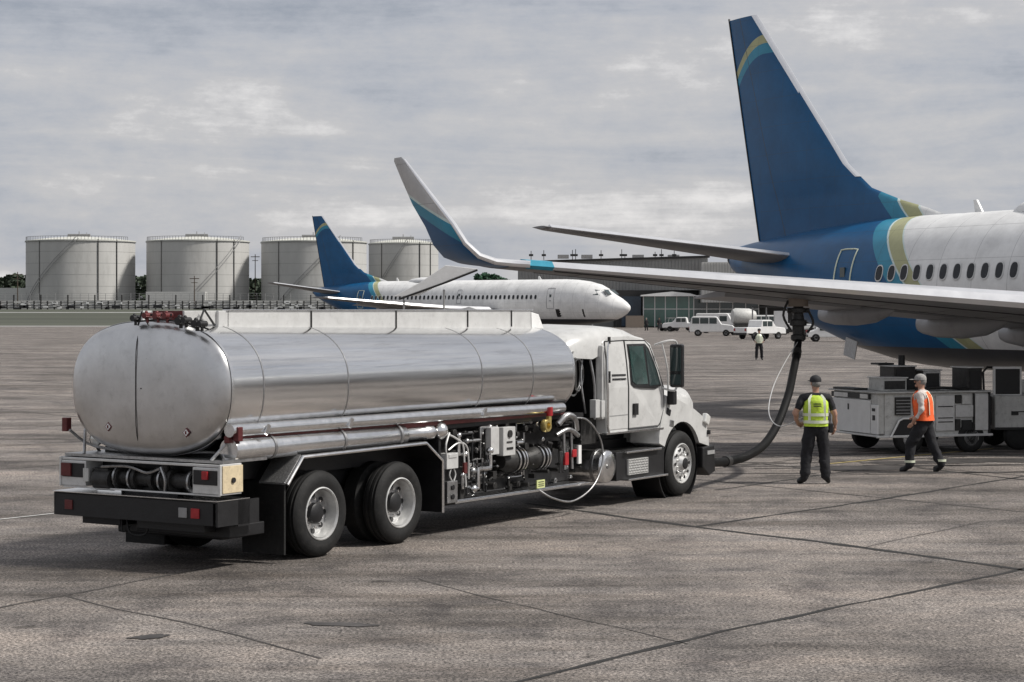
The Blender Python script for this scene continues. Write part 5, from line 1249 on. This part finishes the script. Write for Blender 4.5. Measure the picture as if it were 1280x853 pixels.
w = MB(); w.add([(x0 - .3, 9.6, 10.7), (x1 + .3, -6.5, 11.15), (x1 + .3, 30, 11.15), (x0 - .3, 30, 10.7), (x0 - .3, 9.6, 11.0), (x1 + .3, -6.5, 11.5), (x1 + .3, 30, 11.5), (x0 - .3, 30, 11.0)], [(0, 1, 2, 3), (4, 7, 6, 5), (0, 4, 5, 1), (1, 5, 6, 2), (2, 6, 7, 3), (3, 7, 4, 0)]); w.build('roof', 'dark', tm)
w = MB(); x2 = tq(872, 0)[0]; x3 = tq(1010, 0)[0]; w.b(x2, x3, -8, 25, 4.0, 10.4); w.build('pale_wing', 'cladding', tm)
w = MB(); 
for i in range(40): x = x2 + .4 + i * .45; w.b(x, x + .1, -8.1, -8.0, 4.0, 10.3)
w.build('cladding_ribs', 'conc_mid', tm)
w = MB(); a = tq(829, 345)[0]; w.b(a, a + 1.7, -3.4, -2.4, 7.2, 8.9); w.build('dark_opening', 'black', tm)
w = MB(); a = tq(816, 345)[0]; w.b(a, a + .5, -3.1, -2.4, 7.9, 8.6); w.build('vent', 'black', tm)
w = MB(); w.b(tq(770, 0)[0], tq(1015, 0)[0], -2, 26, 0, 6.0); w.build('ground_floor', 'dark', tm)
w = MB(); w.b(tq(640, 0)[0], tq(772, 0)[0], 8, 26, 0, 6.0); w.build('ground_floor', 'conc_mid', tm)
w = MB(); w.b(tq(776, 0)[0], tq(800, 0)[0], -2.6, -2, .2, 5.0); w.build('blue_glazing', 'slate_glass', tm)
xs = [tq(p, 0)[0] for p in (802, 816, 829, 843, 858, 864, 880, 896, 912, 928, 944)]
for i, (a, b_) in enumerate(zip(xs, xs[1:])):
    w = MB(); w.b(a + .08, b_ - .08, -4.5, -4.4, .2, 4.9); w.build('glass_panel', 'greenglass' if i < 5 else 'glass', tm)
w = MB()
for a in xs: w.b(a - .07, a + .07, -4.6, -4.3, 0, 5.0)
w.b(xs[0], xs[-1], -4.58, -4.35, 2.9, 3.02); w.build('mullion', 'steel_light', tm)
w = MB(); a, b_, c_ = xs[0] - .5, xs[2] + 1, xs[5] + .3; w.prism([(a, 5.0), (a, 5.2), ((a + b_) / 2, 5.5), (b_, 5.75), (c_ - 1, 5.45), (c_, 5.15), (c_, 5.0)], -6.0, -3.9); w.b(c_, xs[-1] + 3, -6.0, -3.9, 4.95, 5.15); w.build('canopy', 'white', tm)
w = MB(); w.b(tq(779, 0)[0], tq(801, 0)[0], -8, -6.8, .05, 1.9); w.build('low_screen_wall', 'wood', tm)
w = MB()
rr = random.Random(5)
for px in (664, 680, 716, 720, 752, 778, 782, 820, 828, 844):
    x = tq(px, 0)[0]; w.cyl((x, 2, 11), (x, 2, 11 + rr.uniform(.9, 1.8)), .06, n=6); w.b(x - .35, x + .35, 1.8, 2.2, 11.6, 11.95)
w.build('roof_lamp', 'dark', tm)
w = MB(); 
for px in (705, 735, 800, 845): x = tq(px, 0)[0]; w.b(x - .9, x + .9, 4, 6, 11.3, 11.9)
w.build('roof_unit', 'grey', tm)

# ------------------------------------------------------------------ storage tanks
def storage_tank(px0, px1, py_top, d, base, label, stair=0):
    cx = ((px0 + px1) / 2 - 640) / 2500 * d; r_ = (px1 - px0) / 2 / 2500 * d; zt = 2.9 - (py_top - 387) / 2500 * d
    root = empty('storage_tank', (cx, d, base)); tag(root, label, 'storage tank', 'row of cylindrical fuel storage tanks on the horizon'); H = zt - base
    w = MB(); n = 64; w.rings([[(r_ * math.cos(2 * PI * i / n), r_ * math.sin(2 * PI * i / n), z) for i in range(n)] for z in (0, H)]); w.build('shell', 'tank_wall', root)
    w = MB(); w.rings([[(k_ * r_ * math.cos(2 * PI * i / n), k_ * r_ * math.sin(2 * PI * i / n), H + h_) for i in range(n)] for k_, h_ in ((1.01, -.25), (1.012, .06), (.98, .12), (.6, .8), (.2, 1.2), (.02, 1.25))]); w.build('roof', 'tank_roof', root)
    w = MB()
    for z in (H - .3,): w.rings([[(k_ * math.cos(2 * PI * i / n), k_ * math.sin(2 * PI * i / n), z + dz) for i in range(n)] for k_, dz in ((r_ * 1.012, 0), (r_ * 1.02, 0), (r_ * 1.02, .12), (r_ * 1.012, .12))], False, False)
    w.build('wind_girder', 'grey', root)
    w = MB()
    for a in (-60, -38): x, y = r_ * 1.01 * math.cos(R(a)), r_ * 1.01 * math.sin(R(a)); w.cyl((x, y, 0), (x, y, H + .2), .13, n=8)
    a = -125; x, y = r_ * 1.01 * math.cos(R(a)), r_ * 1.01 * math.sin(R(a)); w.cyl((x, y, 0), (x, y, H), .08, n=8)
    w.build('down_pipe', 'dark', root)
    w = MB()
    for i in range(40):
        a = R(-160 + 140 * i / 39); w.cyl((r_ * math.cos(a), r_ * math.sin(a), H), (r_ * math.cos(a), r_ * math.sin(a), H + 1.0), .05, n=5)
    w.tube([(r_ * math.cos(R(-160 + 140 * i / 39)), r_ * math.sin(R(-160 + 140 * i / 39)), H + 1.0) for i in range(40)], .045, 5)
    w.build('roof_railing', 'dark', root)
    w = MB(); w.cyl((0, -2, H + 1), (0, -2, H + 2.6), .12, n=8); w.b(-3, 3, -2.4, -1.8, H + 1.0, H + 1.9); w.cyl((2.2, -3, H + .8), (2.2, -3, H + 2.3), .08, n=6); w.build('roof_fitting', 'grey', root)
    w = MB(); P = []
    for i in range(25):
        a = R(-150 + stair * 40 + 70 * i / 24); P.append(((r_ + .5) * math.cos(a), (r_ + .5) * math.sin(a), H * i / 24 + .4))
    for dz in (0, 1.0): w.tube([(q0[0], q0[1], q0[2] + dz) for q0 in P], .09, 5)
    w.build('spiral_stair', 'grey', root)
    # weld courses
    w = MB()
    for j in range(1, 6):
        z = H * j / 6; w.rings([[((r_ + .015 + o) * math.cos(2 * PI * i / n), (r_ + .015 + o) * math.sin(2 * PI * i / n), z + dz) for i in range(n)] for o, dz in ((-.02, -.05), (.0, -.04), (.0, .04), (-.02, .05))], False, False)
    w.build('weld_course', 'conc_mid', root)
    return root
storage_tank(34, 168, 302, 535, 2.9, 'leftmost of the four large grey storage tanks, fully in view', 0)
storage_tank(184, 311, 302, 535, 2.9, 'second grey storage tank from the left, with tree gaps both sides', 1.3)
storage_tank(327, 458, 303, 535, 2.9, 'third grey storage tank, partly behind the distant blue tail', .6)
storage_tank(461, 548, 305, 560, 2.9, 'smallest rightmost grey storage tank, behind the upturned wing tip')
# containment wall in front and pipe rack
w = MB(); x0 = -150; w.b(x0, 10, 505, 505.6, 2.6, 5.2); cw = w.build('containment_wall', 'concrete_pale'); tag(cw, 'long pale low wall running in front of the storage tanks', 'wall')
pr_ = empty('pipe_rack', (-60, 495, 2.9)); tag(pr_, 'long rack of pipes and valves below the storage tanks', 'pipe rack')
w = MB(); rr = random.Random(9)
for z in (.5, 1.1, 1.8): w.cyl((-90, 0, z), (70, 0, z), .22 if z < 1.5 else .12, n=10)
w.build('pipe_run', 'grey', pr_)
for i in range(96):
    w = MB(); x = -90 + i * 1.67; w.b(x - .12, x + .12, -.3, .3, 0, 2.1 if i % 4 else 3.6); w.build('rack_post', 'dark', pr_)
for i in range(90):
    w = MB(); x = rr.uniform(-90, 70); z = rr.uniform(.3, 1.9); w.box((x, -.4, z), (rr.uniform(.3, 1.6), .3, rr.uniform(.2, .6)))
    w.build('valve_box', 'white' if i % 3 else 'white_dirty', pr_)
for i in range(60):
    w = MB(); x = rr.uniform(-90, 70); w.box((x, -.6, rr.uniform(0, .8)), (rr.uniform(.3, 2.2), .3, rr.uniform(.3, .8)))
    w.build('dark_gap_block', 'black', pr_)  # black blocks put in for the shaded gaps among the pipes
fn = empty('wire_fence', (-60, 500, 2.9)); tag(fn, 'tall wire fence with thin posts between pipes and storage tanks', 'fence')
w = MB()
for i in range(80): x = -92 + 2.1 * i; w.cyl((x, 0, 0), (x, 0, 4.0), .07, n=5)
w.build('posts', 'grey', fn)
w = MB()
for z in (2.8, 3.4, 4.0): w.cyl((-92, 0, z), (74, 0, z), .04, n=4)
w.build('wires', 'grey', fn)
# small pale shed between tanks 1 and 2
w = MB(); w.b(-93, -78, 508, 512, 4.6, 7.4); tag(w.build('pump_shed', 'white_dirty'), 'low pale roofed shed at the foot of the second storage tank', 'shed')
w = MB(); w.b(-140, -118, 530, 534, 2.9, 8.6); tag(w.build('white_shed', 'white_dirty'), 'low white shed at the far left edge below the tree line', 'shed')
for px, h_, d, lb in ((22, 17.5, 500, 'wooden utility pole with crossarm left of the storage tanks'), (243, 13.5, 500, 'short utility pole standing before the second storage tank'), (319, 18, 540, 'utility pole in the gap between second and third storage tank')):
    po = empty('utility_pole', ((px - 640) / 2500 * d, d, 2.9)); tag(po, lb, 'utility pole', 'utility poles by the tank farm')
    hh = 2.9 + (387 - (340 if px == 22 else 345 if px == 243 else 318)) / 2500 * d - 2.9
    w = MB(); w.cyl((0, 0, 0), (0, 0, hh), .16, .1, 8); w.build('pole', 'bark', po)
    w = MB(); w.b(-1.2, 1.2, -.08, .08, hh - .8, hh - .6); w.b(-.8, .8, -.08, .08, hh - 1.8, hh - 1.65); w.build('crossarm', 'bark', po)
# distant trees
def wood(name, x0, x1, y0, y1, zb, zt, m, n, label, sd=1, seed=1):
    rr = random.Random(seed); w = MB()
    for i in range(n):
        x, y = rr.uniform(x0, x1), rr.uniform(y0, y1); top = zt * (.72 + .28 * (noise.noise(Vector((x * .09, seed, 0))) + .6)); z = zb + (top - zb) * rr.random() ** .6; s_ = sd * rr.uniform(.5, 1.2)
        mt = Matrix.Rotation(rr.uniform(0, 6), 3, 'Z') @ Matrix.Rotation(rr.uniform(0, 3), 3, 'X')
        w.add([mt @ Vector(v) * s_ + Vector((x, y, z)) for v in ((-1, -.6, 0), (1, -.5, .2), (.7, .7, 0), (-.6, .8, -.2), (0, 0, .7))], [(0, 1, 4), (1, 2, 4), (2, 3, 4), (3, 0, 4)])
    o = w.build(name, m); tag(o, label, 'woodland', kind='stuff'); return o
wood('distant_woodland', -190, -60, 640, 680, 2.9, 15.0, 'leaf', 5200, 'dark distant tree line seen left of and between the storage tanks', 1.1, 4)
wood('green_hedge', -7.5, 3.0, 405, 409, 2.0, 9.6, 'leaf2', 1800, 'strip of green trees just above the distant airliner roof', .5, 8)
